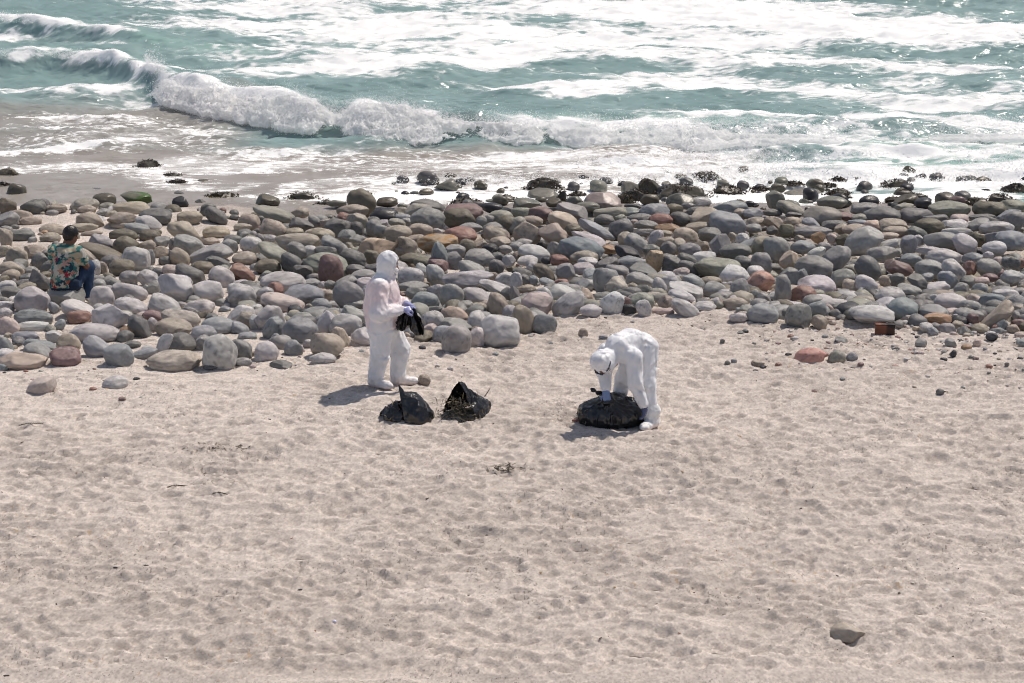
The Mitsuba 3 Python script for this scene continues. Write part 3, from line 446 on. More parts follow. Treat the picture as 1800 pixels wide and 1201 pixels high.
for mat, name in (('dry_stone', 'small_stones'), ('wet_stone', 'small_wet_stones')):
    part = [h for h in heap if h[3] == mat]
    at = np.cumsum([0] + [len(h[0]) for h in part])
    put(name, (np.vstack([h[0] for h in part]), np.vstack([h[1] + a for h, a in zip(part, at)])), mat, True, color=np.vstack([h[2] for h in part]))
    tag(name, 'mass of smaller stones and gravel wedged between the big boulders' if mat == 'dry_stone' else 'mass of smaller wet stones lying along the edge of the water', 'stones', kind='stuff')
# ------------------------------------------------------------------ bodies: smooth unions of tapered bones on a grid, meshed by surface nets
class Field:
    def __init__(self, lo, hi, h):
        self.lo, self.h = np.array(lo, float), h
        self.n = np.ceil((np.array(hi) - self.lo) / h).astype(int) + 1
        self.v = np.full(self.n, 0.2)
    def window(self, lo, hi):
        a = np.clip(np.floor((lo - self.lo) / self.h).astype(int), 0, self.n - 1); b = np.clip(np.ceil((hi - self.lo) / self.h).astype(int) + 1, 1, self.n)
        s = tuple(slice(i, j) for i, j in zip(a, b))
        P = np.stack(np.meshgrid(*[self.lo[k] + self.h * np.arange(a[k], b[k]) for k in range(3)], indexing='ij'), -1)
        return s, P
    def join(self, s, d, k):
        w = self.v[s]
        if k > 0:
            t = np.clip(0.5 + 0.5 * (w - d) / k, 0, 1)
            self.v[s] = w * (1 - t) + d * t - k * t * (1 - t)
        else: self.v[s] = np.minimum(w, d)
    def bone(self, a, b, ra, rb, k=0.04, squash=None):
        """A tapered capsule; squash = (direction, factor) flattens it along a direction."""
        a, b = np.array(a, float), np.array(b, float); m = max(ra, rb) * (1.4 if squash is None else 1.6) + k + .05
        s, P = self.window(np.minimum(a, b) - m, np.maximum(a, b) + m)
        Q, A, B = P - a, 0, b - a
        if squash is not None:
            n = np.array(squash[0], float); n /= np.linalg.norm(n)
            Q = Q + (Q @ n)[..., None] * n * (squash[1] - 1); B = B + (B @ n) * n * (squash[1] - 1)
        t = np.clip((Q @ B) / max(B @ B, 1e-12), 0, 1)
        self.join(s, np.linalg.norm(Q - t[..., None] * B, axis=-1) - (ra + (rb - ra) * t), k)
    def blob(self, c, r, axes=None, k=0.03, cut=False):
        c, r = np.array(c, float), np.array(r, float); R = np.eye(3) if axes is None else np.array(axes, float)
        s, P = self.window(c - r.max() - k - .05, c + r.max() + k + .05)
        q = (P - c) @ R.T
        l = np.linalg.norm(q / r, axis=-1); g = np.linalg.norm(q / r ** 2, axis=-1)
        d = l * (l - 1) / np.maximum(g, 1e-9)
        if cut: self.v[s] = np.maximum(self.v[s], -d)
        else: self.join(s, d, k)
    def cut_plane(self, p, n):
        """Removes everything on the side n points to."""
        s, P = self.window(self.lo, self.lo + self.h * (self.n - 1))
        self.v = np.maximum(self.v, (P - np.array(p)) @ (np.array(n) / np.linalg.norm(n)))
    def wrinkle(self, fn):
        i = np.nonzero(np.abs(self.v) < 0.06)
        P = self.lo + self.h * np.stack(i, -1)
        self.v[i] += fn(P)
    def mesh(self, smooth=2):
        v = self.v.copy()
        for ax in range(3):
            for e in (0, -1):
                sl = [slice(None)] * 3; sl[ax] = e; v[tuple(sl)] = np.maximum(v[tuple(sl)], 1e-3)
        c = [v[i:v.shape[0] - 1 + i, j:v.shape[1] - 1 + j, k:v.shape[2] - 1 + k] for i, j, k in np.ndindex(2, 2, 2)]
        neg = sum((x < 0).astype(np.int8) for x in c)
        cells = np.nonzero((neg > 0) & (neg < 8))
        idx = np.full(neg.shape, -1); idx[cells] = np.arange(len(cells[0]))
        vals = np.stack([x[cells] for x in c], -1)
        corner = np.array(list(np.ndindex(2, 2, 2)), float)
        acc, cnt = np.zeros((len(cells[0]), 3)), np.zeros(len(cells[0]))
        for a in range(8):
            for b in range(a + 1, 8):
                if np.abs(corner[a] - corner[b]).sum() == 1:
                    x = (vals[:, a] < 0) != (vals[:, b] < 0)
                    t = vals[x, a] / (vals[x, a] - vals[x, b])
                    acc[x] += corner[a] + t[:, None] * (corner[b] - corner[a]); cnt[x] += 1
        V = self.lo + self.h * (np.stack(cells, -1) + acc / cnt[:, None])
        F = []
        for ax in range(3):
            o = [(0, 0), (1, 0), (1, 1), (0, 1)]
            u, w = [k for k in range(3) if k != ax]
            A = v.take(range(v.shape[ax] - 1), ax); B = v.take(range(1, v.shape[ax]), ax)
            e = np.stack(np.nonzero((A < 0) != (B < 0)), -1)
            e = e[(e[:, u] > 0) & (e[:, w] > 0) & (e[:, u] < v.shape[u] - 1) & (e[:, w] < v.shape[w] - 1)]
            q = []
            for du, dw in o:
                t = e.copy(); t[:, u] -= du; t[:, w] -= dw; q.append(idx[tuple(t.T)])
            q = np.stack(q, -1)
            inside = v[tuple(e.T)] < 0
            if ax == 1: inside = ~inside
            q[~inside] = q[~inside][:, ::-1]
            F.append(q)
        F = np.vstack(F); F = F[(F >= 0).all(1)]
        F = np.vstack([F[:, [0, 1, 2]], F[:, [0, 2, 3]]])
        m = trimesh.Trimesh(V, F, process=False)
        if smooth: trimesh.smoothing.filter_taubin(m, iterations=smooth)
        return m
def unit(v): v = np.array(v, float); return v / np.linalg.norm(v)
def frame(f, up=(0, 0, 1)):
    f = unit(f); s = unit(np.cross(up, f)); return f, s, np.cross(f, s)         # forward, left, up
def head(F, c, f, up=(0, 0, 1), k=.02):
    f, s, u = frame(f, up); c = np.array(c); ax = np.array([f, s, u])
    F.blob(c + u * .02, (.098, .076, .105), ax, k); F.blob(c + f * .03 - u * .06, (.066, .055, .07), ax, .03)
    F.bone(c + f * .098 + u * .0, c + f * .116 - u * .035, .010, .015, .012)
    F.bone(c + f * .088 + s * .035 + u * .03, c + f * .088 - s * .035 + u * .03, .012, .012, .012)
    for t in (-1, 1):
        F.blob(c + s * .078 * t - f * .005 - u * .01, (.022, .010, .032), ax, .008)
        F.blob(c + f * .096 + s * .032 * t + u * .008, (.012, .016, .009), ax, .004, cut=True)
        F.blob(c + f * .086 + s * .032 * t + u * .008, (.012, .012, .012), ax, .002)
    F.bone(c + f * .094 + s * .020 - u * .065, c + f * .094 - s * .020 - u * .065, .008, .008, .008)
    F.bone(c - u * .05 - f * .02, c - u * .16 - f * .03, .058, .062, .03)
def face_colours(m, c, f, skin, up=(0, 0, 1)):
    f, s, u = frame(f, up); q = (np.array(m.vertices) - c) @ np.array([f, s, u]).T
    col = np.tile(skin, (len(q), 1)) * (0.9 + .2 * meshkit.noise(np.array(m.vertices) * 30))[:, None]
    lips = (q[:, 0] > .08) & (np.abs(q[:, 1]) < .024) & (np.abs(q[:, 2] + .065) < .010); col[lips] = np.array(skin) * (.9, .55, .55)
    eye = (q[:, 0] > .082) & (np.hypot(np.abs(q[:, 1]) - .032, q[:, 2] - .008) < .012); col[eye] = (.6, .58, .55)
    iris = (q[:, 0] > .082) & (np.hypot(np.abs(q[:, 1]) - .032, q[:, 2] - .008) < .006); col[iris] = (.02, .015, .01)
    brow = (q[:, 0] > .07) & (np.abs(np.abs(q[:, 1]) - .034) < .022) & (np.abs(q[:, 2] - .034) < .007); col[brow] = (.02, .015, .012)
    return col
def hand(F, wrist, d, palm, side, curl=.5, grow=0.0, k=.006):
    """side +1: the thumb leaves towards cross(d, palm). Palm, four jointed fingers of unequal length, thumb."""
    d = unit(d); n = unit(np.array(palm) - np.dot(palm, d) * d); t = np.cross(d, n) * side; w = np.array(wrist, float)
    for o in (-.028, -.009, .010, .028):
        F.bone(w + t * o * .7, w + d * .085 + t * o, .015 + grow, .014 + grow, .010, (n, 1.15))
    for j, (o, L) in enumerate(((.030, .072), (.010, .082), (-.010, .076), (-.029, .058))):
        a = w + d * .09 + t * o; ang = .25 + .1 * j * curl
        for i, part in enumerate((.45, .32, .23)):
            ang += curl * (.55, .75, .6)[i]
            b = a + L * part * (d * math.cos(ang) + n * math.sin(ang)) + t * o * .05
            F.bone(a, b, .0095 + grow - .0008 * i, .0088 + grow - .0008 * i, k); a = b
    a = w + d * .022 + t * .028; dirs = (unit(d * .7 + t * .75 + n * .25), unit(d * .9 + t * .3 + n * .5), unit(d + n * .7))
    for L, v, rr in ((.042, dirs[0], .013), (.032, dirs[1], .0105), (.026, dirs[2], .0095)):
        b = a + v * L; F.bone(a, b, rr + grow, rr - .001 + grow, k); a = b
def folds(P, amp, seed, along=(0, 0, 1), size=.085):
    """Creases of loose cloth: ridged noise drawn out along a direction."""
    a = np.array(along, float); q = P / size; q = q - (q @ a)[:, None] * a * .55
    w = meshkit.fbm(q * .7 + 5, 2, seed + 1)[:, None] * 1.6
    r1 = 1.08 - np.sqrt((2 * meshkit.fbm(q + w * .6, 2, seed) - 1) ** 2 + .008)
    r2 = 1.08 - np.sqrt((2 * meshkit.fbm(q[:, [2, 0, 1]] * 1.6 - w * .6, 2, seed + 2) - 1) ** 2 + .008)
    return -amp * (r1 ** 3 - .35) - .45 * amp * (r2 ** 3 - .35)
def add_part(key, m, bsdf, at, color=None, smooth=True):
    v = np.array(m.vertices) + np.array(at)
    return put(key, (v, np.array(m.faces)), bsdf, smooth, color=color if color is None else np.clip(color, .005, .9))
def flat_colour(m, c, seed=1, var=.10, size=.06):
    V = np.array(m.vertices)
    return np.array(c) * (1 + var * 2 * (meshkit.fbm(V / size, 3, seed) - .5))[:, None]
def vcol(rough, spec=.4, **kw): return {'type': 'twosided', 'bsdf': {'type': 'principled', 'base_color': {'type': 'mesh_attribute', 'name': 'vertex_color'}, 'roughness': rough, 'specular': spec, **kw}}
scene['skin_material'], scene['cloth_material'] = vcol(.55), vcol(.75, .3, sheen=.3)
def crease(p, n, uv):
    w = 0.25 * fbm(p.x * 7, p.y * 7, p.z * 7, 2)
    return 0.030 * dr.sqrt(dr.square(2 * noise(p.x * 8 + p.z * 4 + w * 3, p.y * 9 - p.z * 3, p.z * 4.5 + w * 4) - 1) + 0.004) + 0.016 * dr.sqrt(dr.square(2 * noise(p.x * 17 - p.z * 9, p.y * 16, p.z * 9 + w * 5) - 1) + 0.006) + 0.0012 * fbm(p.x * 40, p.y * 40, p.z * 28, 2)
scene['coverall_material'], scene['glove_material'] = vcol(.5, .4), vcol(.38, .5)
scene['coverall_material'] = {'type': 'twosided', 'bsdf': {'type': 'bumpmap', 'tex': proc(crease, .005), 'scale': 1.0, 'bsdf': vcol(.5, .4)['bsdf']}}
def film_bump(p, n, uv): return 0.022 * dr.sqrt(dr.square(2 * noise(p.x * 9 + p.z * 5, p.y * 10, p.z * 7) - 1) + .003) + 0.006 * dr.sqrt(dr.square(2 * noise(p.x * 24, p.y * 24, p.z * 18) - 1) + .005)
scene['bag_material'] = {'type': 'twosided', 'bsdf': {'type': 'bumpmap', 'tex': proc(film_bump, .006), 'scale': 1.0, 'bsdf': {'type': 'principled', 'base_color': {'type': 'rgb', 'value': (.007, .007, .009)}, 'roughness': .15, 'specular': .4, 'clearcoat': 1.0, 'clearcoat_gloss': .92}}}
WHITE, GLOVE = (.75, .765, .80), (.27, .29, .50)
def hooded(F, c, f, up=(0, 0, 1), droop=0.0):
    """The coverall's hood, open at the face."""
    f, s, u = frame(f, up); c = np.array(c); ax = np.array([f, s, u])
    F.blob(c - f * .015 + u * .025, (.128, .110, .138), ax, .04); F.blob(c + f * .0 - u * .06, (.115, .095, .11), ax, .05)
    F.blob(c + f * .148 - u * .015, (.128, .100, .116), ax, cut=True)

# ---- the worker who stands with an empty bag
def hood_rim(c, f, up=(0, 0, 1)):
    """The elastic edge round the hood's opening."""
    f, s, u = frame(f, up); c = np.array(c); F = Field(c - .24, c + .24, .006); t = np.linspace(0, 2 * math.pi, 40)
    ring = c + np.outer(np.cos(t) * .088, s) + np.outer(np.sin(t) * .112 + .005, u) + np.outer(.066 + .012 * np.cos(2 * t) + .004 * np.sin(11 * t), f)
    for a, b in zip(ring[:-1], ring[1:]): F.bone(a, b, .013, .013, .004)
    F.wrinkle(lambda P: .006 * (meshkit.noise(P * 60, 2) - .5)); return F.mesh(0)
def cuff(w, d):
    """A gathered elastic cuff at a wrist."""
    w, d = np.array(w), unit(d); F = Field(w - .12, w + .12, .006); F.bone(w - d * .03, w + d * .005, .058, .043, .0)
    F.wrinkle(lambda P: .008 * (meshkit.noise((P @ np.stack([d * 10, *[v * 55 for v in frame(d, (.3, .5, .8))[1:]]], 1)), 5) - .5)); return F.mesh(0)
def standing_worker():
    O = hit(690, 680); O[2] = float(sand_z(O[0], O[1])) - .01
    rf, lf = np.array([-.185, -.10, 0]), np.array([.075, .13, 0])
    for q in (rf, lf): q[2] = float(sand_z(*(O + q)[:2])) - O[2]
    J = dict(pel=(-.10, 0, .82), bel=(-.10, 0, 1.0), che=(-.10, 0, 1.2), nek=(-.075, 0, 1.40), hd=(-.02, .01, 1.55),
             rs=(-.12, -.175, 1.31), ls=(-.07, .175, 1.31), re=(-.13, -.31, 1.02), rw=(.13, -.17, 1.035), le=(.0, .27, 1.02), lw=(.17, .03, 1.06),
             rh=(-.12, -.095, .80), lh=(-.06, .10, .80), rk=(-.135, -.11, .45), lk=(.095, .125, .45))
    J = {k: np.array(v) * (1, 1, .962) for k, v in J.items()}
    ra, la = rf + (-.005, 0, .10), lf + (-.02, 0, .10)
    look = unit((.985, -.02, -.16))
    lo, hi = (-.55, -.5, -.08), (.55, .55, 1.8)
    k = tag('person', 'standing person in pink-tinted white hooded coverall holding an empty black bag', 'person')
    B = Field(lo, hi, .0085)
    head(B, J['hd'], look); B.bone(J['nek'], J['che'], .06, .13); B.bone(J['che'], J['pel'], .15, .15); B.bone(J['rs'], J['ls'], .06, .06)
    for s in 'rl':
        B.bone(J[s + 's'], J[s + 'e'], .052, .042); B.bone(J[s + 'e'], J[s + 'w'], .042, .028, .02)
        B.bone(J[s + 'h'], J[s + 'k'], .08, .058); a = ra if s == 'r' else la; B.bone(J[s + 'k'], a, .055, .042); B.bone(a - (0, 0, .03), a + (.12, -.03 if s == 'r' else .03, -.06), .04, .03, .02)
    HR = dict(wrist=J['rw'] + (.02, .0, 0), d=(.85, .45, -.05), palm=(.1, .5, -.6), side=-1, curl=.9); HL = dict(wrist=J['lw'] + (.01, -.02, 0), d=(.75, -.6, -.1), palm=(-.2, -.3, -.8), side=1, curl=.9)
    for H in (HR, HL): hand(B, **H)
    m = B.mesh(1); add_part(k + '__body', m, 'skin_material', O, face_colours(m, J['hd'], look, (.26, .12, .085)))
    C = Field(lo, hi, .0085)
    C.bone(J['che'], J['bel'], .195, .215, .06, ((0, 1, 0), 1.08)); C.bone(J['bel'], J['pel'] - (0, 0, .02), .215, .20, .05)
    C.bone(J['rs'], J['ls'], .105, .105, .07); C.bone(J['nek'] - (0, 0, .02), J['che'], .095, .16, .08)
    hooded(C, J['hd'], look)
    for s in 'rl':
        C.bone(J[s + 's'], J[s + 'e'], .105, .098, .02); C.bone(J[s + 'e'], J[s + 'w'] - .035 * unit(J[s + 'w'] - J[s + 'e']), .098, .060, .03)
        a = ra if s == 'r' else la
        C.bone(J[s + 'h'], J[s + 'k'], .135, .108, .05); C.bone(J[s + 'k'], a + (0, 0, .03), .106, .088, .04)
    C.wrinkle(lambda P: folds(P, .009, 3, size=.085) + .011 * np.exp(-((P[:, 2] - .745 - .02 * np.sin(P[:, 0] * 9)) / .014) ** 2) + .006 * np.exp(-((P[:, 2] - .43) / .02) ** 2))
    m = C.mesh(6); V = np.array(m.vertices)
    pink = sstep(.72, .78, V[:, 2]) * sstep(1.40, 1.28, V[:, 2]) * (.55 + .6 * (meshkit.fbm(V * 7, 3, 3) - .2)); pink *= np.where(V[:, 1] < -.17, np.clip(1.3 - 4 * np.abs(V[:, 2] - 1.25), .15, 1), 1)
    pink = np.clip(pink, 0, 1)[:, None]
    dirt = sstep(.5, .75, meshkit.fbm(V * 9, 3, 8))[:, None] * .10 * sstep(.8, .2, V[:, 2])[:, None]
    add_part(k + '__coverall', m, 'coverall_material', O, (np.array(WHITE) * (1 - pink) + np.array((.76, .60, .61)) * pink) * (1 - dirt))
    for s, f0, d in (('r', rf, unit((.8, -.55, 0))), ('l', lf, unit((.97, .1, 0)))):
        S = Field(f0 - .25, f0 + .32, .007); a = f0 + (-.005, 0, .08)
        S.bone(a, a + (0, 0, .07), .082, .084, .03); S.bone(f0 - d * .05 + (0, 0, .045), f0 + d * .15 + (0, 0, .035), .055, .048, .04); S.blob(f0 + d * .17 + (0, 0, .035), (.075, .052, .04), np.array([d, np.cross((0, 0, 1), d), (0, 0, 1)]), .03)
        S.wrinkle(lambda P: folds(P, .009, 12, size=.06)); S.cut_plane(f0 + (0, 0, -.004), (0, 0, -1))
        m = S.mesh(1); c = flat_colour(m, (.76, .74, .74), 5); low = sstep(.07, .0, np.array(m.vertices)[:, 2] - f0[2])[:, None]
        add_part(k + '__shoe_cover', m, 'coverall_material', O, c * (1 - .4 * low * np.array((.4, .7, .75))))
    for H, lab in ((HR, 0), (HL, 1)):
        G = Field(H['wrist'] - .24, H['wrist'] + .24, .005); hand(G, **H, grow=.004); d = unit(H['d']); G.bone(np.array(H['wrist']) - d * .012, np.array(H['wrist']) + d * .03, .036, .034, .02)
        m = G.mesh(1); add_part(k + '__glove', m, 'glove_material', O, flat_colour(m, GLOVE, 4))
    m = hood_rim(J['hd'], look); add_part(k + '__hood_rim', m, 'coverall_material', O, flat_colour(m, (.72, .72, .75)))
    for s, H in (('r', HR), ('l', HL)): m = cuff(J[s + 'w'], J[s + 'w'] - J[s + 'e']); add_part(k + '__cuff', m, 'coverall_material', O, flat_colour(m, (.74, .74, .77)))
    # dust mask over nose and mouth
    f, s, u = frame(look); M = Field(J['hd'] - .2, J['hd'] + .2, .006); M.blob(J['hd'] + f * .082 - u * .055, (.046, .052, .044), np.array([f, s, u]), .02)
    m = M.mesh(1); add_part(k + '__face_mask', m, 'coverall_material', O, flat_colour(m, (.78, .78, .80)))
    labels[k + '__glove'] = {'label': 'lilac rubber glove'}
    return O, HR, HL
def sheet(P, thick=.004):
    """A closed thin sheet from a grid of points (nu, nv, 3)."""
    nu, nv = P.shape[:2]
    n = np.cross(np.gradient(P, axis=0), np.gradient(P, axis=1)); n /= np.linalg.norm(n, axis=-1, keepdims=True) + 1e-9
    i = np.arange(nu * nv).reshape(nu, nv); q = np.stack([i[:-1, :-1], i[1:, :-1], i[1:, 1:], i[:-1, 1:]], -1).reshape(-1, 4)
    e = np.concatenate([i[0, :-1], i[:-1, -1], i[-1, :0:-1], i[:0:-1, 0]]); e2 = np.roll(e, -1); N = nu * nv
    rim = np.stack([e, e2, e2 + N, e + N], -1)
    Q = np.vstack([q, q[:, ::-1] + N, rim])
    return trimesh.Trimesh(np.vstack([(P + n * thick / 2).reshape(-1, 3), (P - n * thick / 2).reshape(-1, 3)]), np.vstack([Q[:, [0, 1, 2]], Q[:, [0, 2, 3]]]), process=False)
PO, HR, HL = standing_worker()
def held_bag():
    k = tag('bin_bag', 'empty crumpled black bin bag hanging from the hands of the standing person', 'bag')
    nu, nv = 60, 46
    u, v = np.meshgrid(np.linspace(0, 1, nu), np.linspace(0, 1, nv), indexing='ij')
    top = np.stack([np.interp(u, [0, .5, 1], [.10, .20, .27]), -.10 + .03 * np.sin(u * 9), np.interp(u, [0, .5, 1], [.94, 1.01, .995])], -1)
    bot = np.stack([np.interp(u, [0, .22, .36, .5, .62, .8, .9, 1], [.03, .11, .15, .18, .23, .33, .375, .40]), -.13 + .02 * np.sin(u * 16), np.interp(u, [0, .12, .25, .36, .5, .62, .8, .9, 1], [.78, .77, .72, .74, .77, .75, .68, .64, .76])], -1)
    P = top * (1 - v[..., None]) + bot * v[..., None]
    P[..., 1] += (.045 * np.sin(u * 21 + 2 * v) + .03 * np.sin(u * 40 + 5 * v)) * (.25 + .75 * v) - .05 * np.sin(v * 3.1)
    P += .035 * (np.stack([F3(u * 6, v * 6, q, 3, 60) for q in range(3)], -1) - .5)
    add_part(k + '__film', sheet(P), 'bag_material', PO)
    Q = P.copy(); Q[..., 1] += .05 + .03 * np.sin(u * 17); Q[..., 0] += .012; Q += .05 * (np.stack([F3(u * 5 + 9, v * 5, q, 3, 61) for q in range(3)], -1) - .5)
    add_part(k + '__film_001', sheet(Q), 'bag_material', PO)
held_bag()

# ---- the worker who bends over a full bag
def bending_worker():
    O = hit(1145, 748); O[2] = float(sand_z(O[0], O[1])) - .01
    fw = unit((-.72, -.69, 0)); lt = np.array([-fw[1], fw[0], 0]); lt = np.array([.69, -.72, 0])
    lf, rf = np.array([0, 0, 0.]), np.array([-.36, .40, 0.])
    for q in (rf, lf): q[2] = float(sand_z(*(O + q)[:2])) - O[2]
    hip = np.array([-.10, .30, .86])
    J = dict(pel=hip, mid=hip + fw * .20 + (0, 0, .075), up=hip + fw * .38 + (0, 0, .065), nek=hip + fw * .50 + (0, 0, .0), hd=hip + fw * .635 + (0, 0, -.065),
             ls=(-.215, -.085, .84), rs=(-.50, .17, .83), le=(-.195, -.15, .55), lw=(-.105, -.15, .325), re=(-.53, .09, .62), rw=(-.515, -.03, .475),
             lh=hip + lt * .09, rh=hip - lt * .09, lk=(-.045, .085, .46), rk=(-.30, .36, .45))
    J = {a: np.array(b, float) for a, b in J.items()}
    la, ra = lf + (.0, .03, .10), rf + (0, .03, .10)
    look, upd = unit(fw * .30 + np.array([-.05, 0, -.93])), unit(fw * .93 + (0, 0, .30))
    lo, hi = (-1.0, -.6, -.1), (.4, .75, 1.2)
    k = tag('person_001', 'person in white hooded coverall bending over a full black bag', 'person')
    B = Field(lo, hi, .0085)
    head(B, J['hd'], look, upd); B.bone(J['nek'], J['up'], .06, .11); B.bone(J['up'], J['mid'], .11, .10); B.bone(J['mid'], J['pel'], .11, .12); B.bone(J['rs'], J['ls'], .05, .05)
    for s in 'rl':
        B.bone(J[s + 's'], J[s + 'e'], .048, .04); B.bone(J[s + 'e'], J[s + 'w'], .04, .028, .02)
        a = ra if s == 'r' else la; B.bone(J[s + 'h'], J[s + 'k'], .075, .055); B.bone(J[s + 'k'], a, .052, .04); B.bone(a - (0, 0, .03), a + fw * .12 - (0, 0, .06), .04, .03, .02)
    HL = dict(wrist=J['lw'] + (.012, -.005, -.03), d=(.05, -.05, -1), palm=(-.8, .3, 0), side=1, curl=.45); HR = dict(wrist=J['rw'] + (.0, -.02, -.035), d=(.12, -.35, -.9), palm=(.3, .8, -.1), side=-1, curl=1.0)
    for H in (HR, HL): hand(B, **H)
    m = B.mesh(1); add_part(k + '__body', m, 'skin_material', O, face_colours(m, J['hd'], look, (.32, .16, .115), upd))
    C = Field(lo, hi, .0085)
    C.bone(J['pel'], J['mid'], .150, .150, .05); C.bone(J['mid'], J['up'], .150, .140, .05); C.bone(J['up'], J['nek'], .14, .095, .04); C.bone(J['rs'], J['ls'], .085, .09, .06)
    hooded(C, J['hd'], look, upd); C.bone(J['nek'], J['hd'], .085, .09, .03)
    for s in 'rl':
        a = ra if s == 'r' else la
        C.bone(J[s + 's'], J[s + 'e'], .098, .080, .02); C.bone(J[s + 'e'], J[s + 'w'], .078, .056, .02)
        C.bone(J[s + 'h'], J[s + 'k'], .118, .088, .025); C.bone(J[s + 'k'], a + (0, 0, .02), .086, .076, .03)
    C.wrinkle(lambda P: folds(P, .009, 23, along=unit((.3, .3, .9)), size=.085))
    m = C.mesh(6); V = np.array(m.vertices); c = flat_colour(m, WHITE, 6, .03)
    st = np.exp(-(((V - (-.115, .02, .44)) / (.05, .08, .06)) ** 2).sum(1))[:, None]; c = c * (1 - .6 * st) + .6 * st * np.array((.42, .33, .14))
    add_part(k + '__coverall', m, 'coverall_material', O, c)
    for f0 in (lf, rf):
        d = unit(fw + (0.15, -.25, 0)); S = Field(f0 - .28, f0 + .32, .007); a = f0 + (0, .03, .08)
        S.bone(a, a + (0, 0, .10), .084, .094, .03); S.bone(f0 - d * .06 + (0, 0, .045), f0 + d * .13 + (0, 0, .035), .055, .05, .04); S.blob(f0 + d * .15 + (0, 0, .035), (.07, .055, .04), np.array([d, np.cross((0, 0, 1), d), (0, 0, 1)]), .03)
        S.wrinkle(lambda P: folds(P, .012, 13, size=.07)); S.cut_plane(f0 + (0, 0, -.004), (0, 0, -1))
        m = S.mesh(1); c = flat_colour(m, (.77, .78, .78), 5); low = sstep(.07, .0, np.array(m.vertices)[:, 2] - f0[2])[:, None]
        add_part(k + '__shoe_cover', m, 'coverall_material', O, c * (1 - .35 * low * np.array((.5, .8, .8))))
    for H, c in ((HR, (.17, .25, .45)), (HL, (.05, .075, .17))):
        G = Field(H['wrist'] - .24, H['wrist'] + .24, .005); hand(G, **H, grow=.004); d = unit(H['d']); G.bone(np.array(H['wrist']) - d * .005, np.array(H['wrist']) + d * .035, .037, .035, .02)
        m = G.mesh(1); add_part(k + '__glove', m, 'glove_material', O, flat_colour(m, c, 4))
    labels[k + '__glove'] = {'label': 'blue glove gripping the neck of the bag'}; labels[k + '__glove_001'] = {'label': 'dark blue glove on the side of the bag'}
    m = hood_rim(J['hd'], look, upd); add_part(k + '__hood_rim', m, 'coverall_material', O, flat_colour(m, (.74, .74, .77)))
    for s in 'lr': m = cuff(J[s + 'w'], J[s + 'w'] - J[s + 'e']); add_part(k + '__cuff', m, 'coverall_material', O, flat_colour(m, (.74, .74, .77)))
    # goggles: a dark strap round the hood's edge with a lens at the eyes
    f, s, u = frame(look, upd); c0 = J['hd'] + u * .012
    t = np.linspace(-1.9, 1.9, 50); ring = c0 + np.outer(np.cos(t) * .128 - .0, f) + np.outer(np.sin(t) * .118, s)
    G = Field(c0 - .22, c0 + .22, .006)
    for a, b in zip(ring[:-1], ring[1:]): G.bone(a, b, .008, .008, .002)
    for q in (-1, 1): G.blob(c0 + f * .125 + s * .034 * q, (.012, .028, .018), np.array([f, s, u]), .006)
    m = G.mesh(1); add_part(k + '__goggles', m, 'glove_material', O, flat_colour(m, (.03, .035, .06)))
    return O, HR
QO, QH = bending_worker()
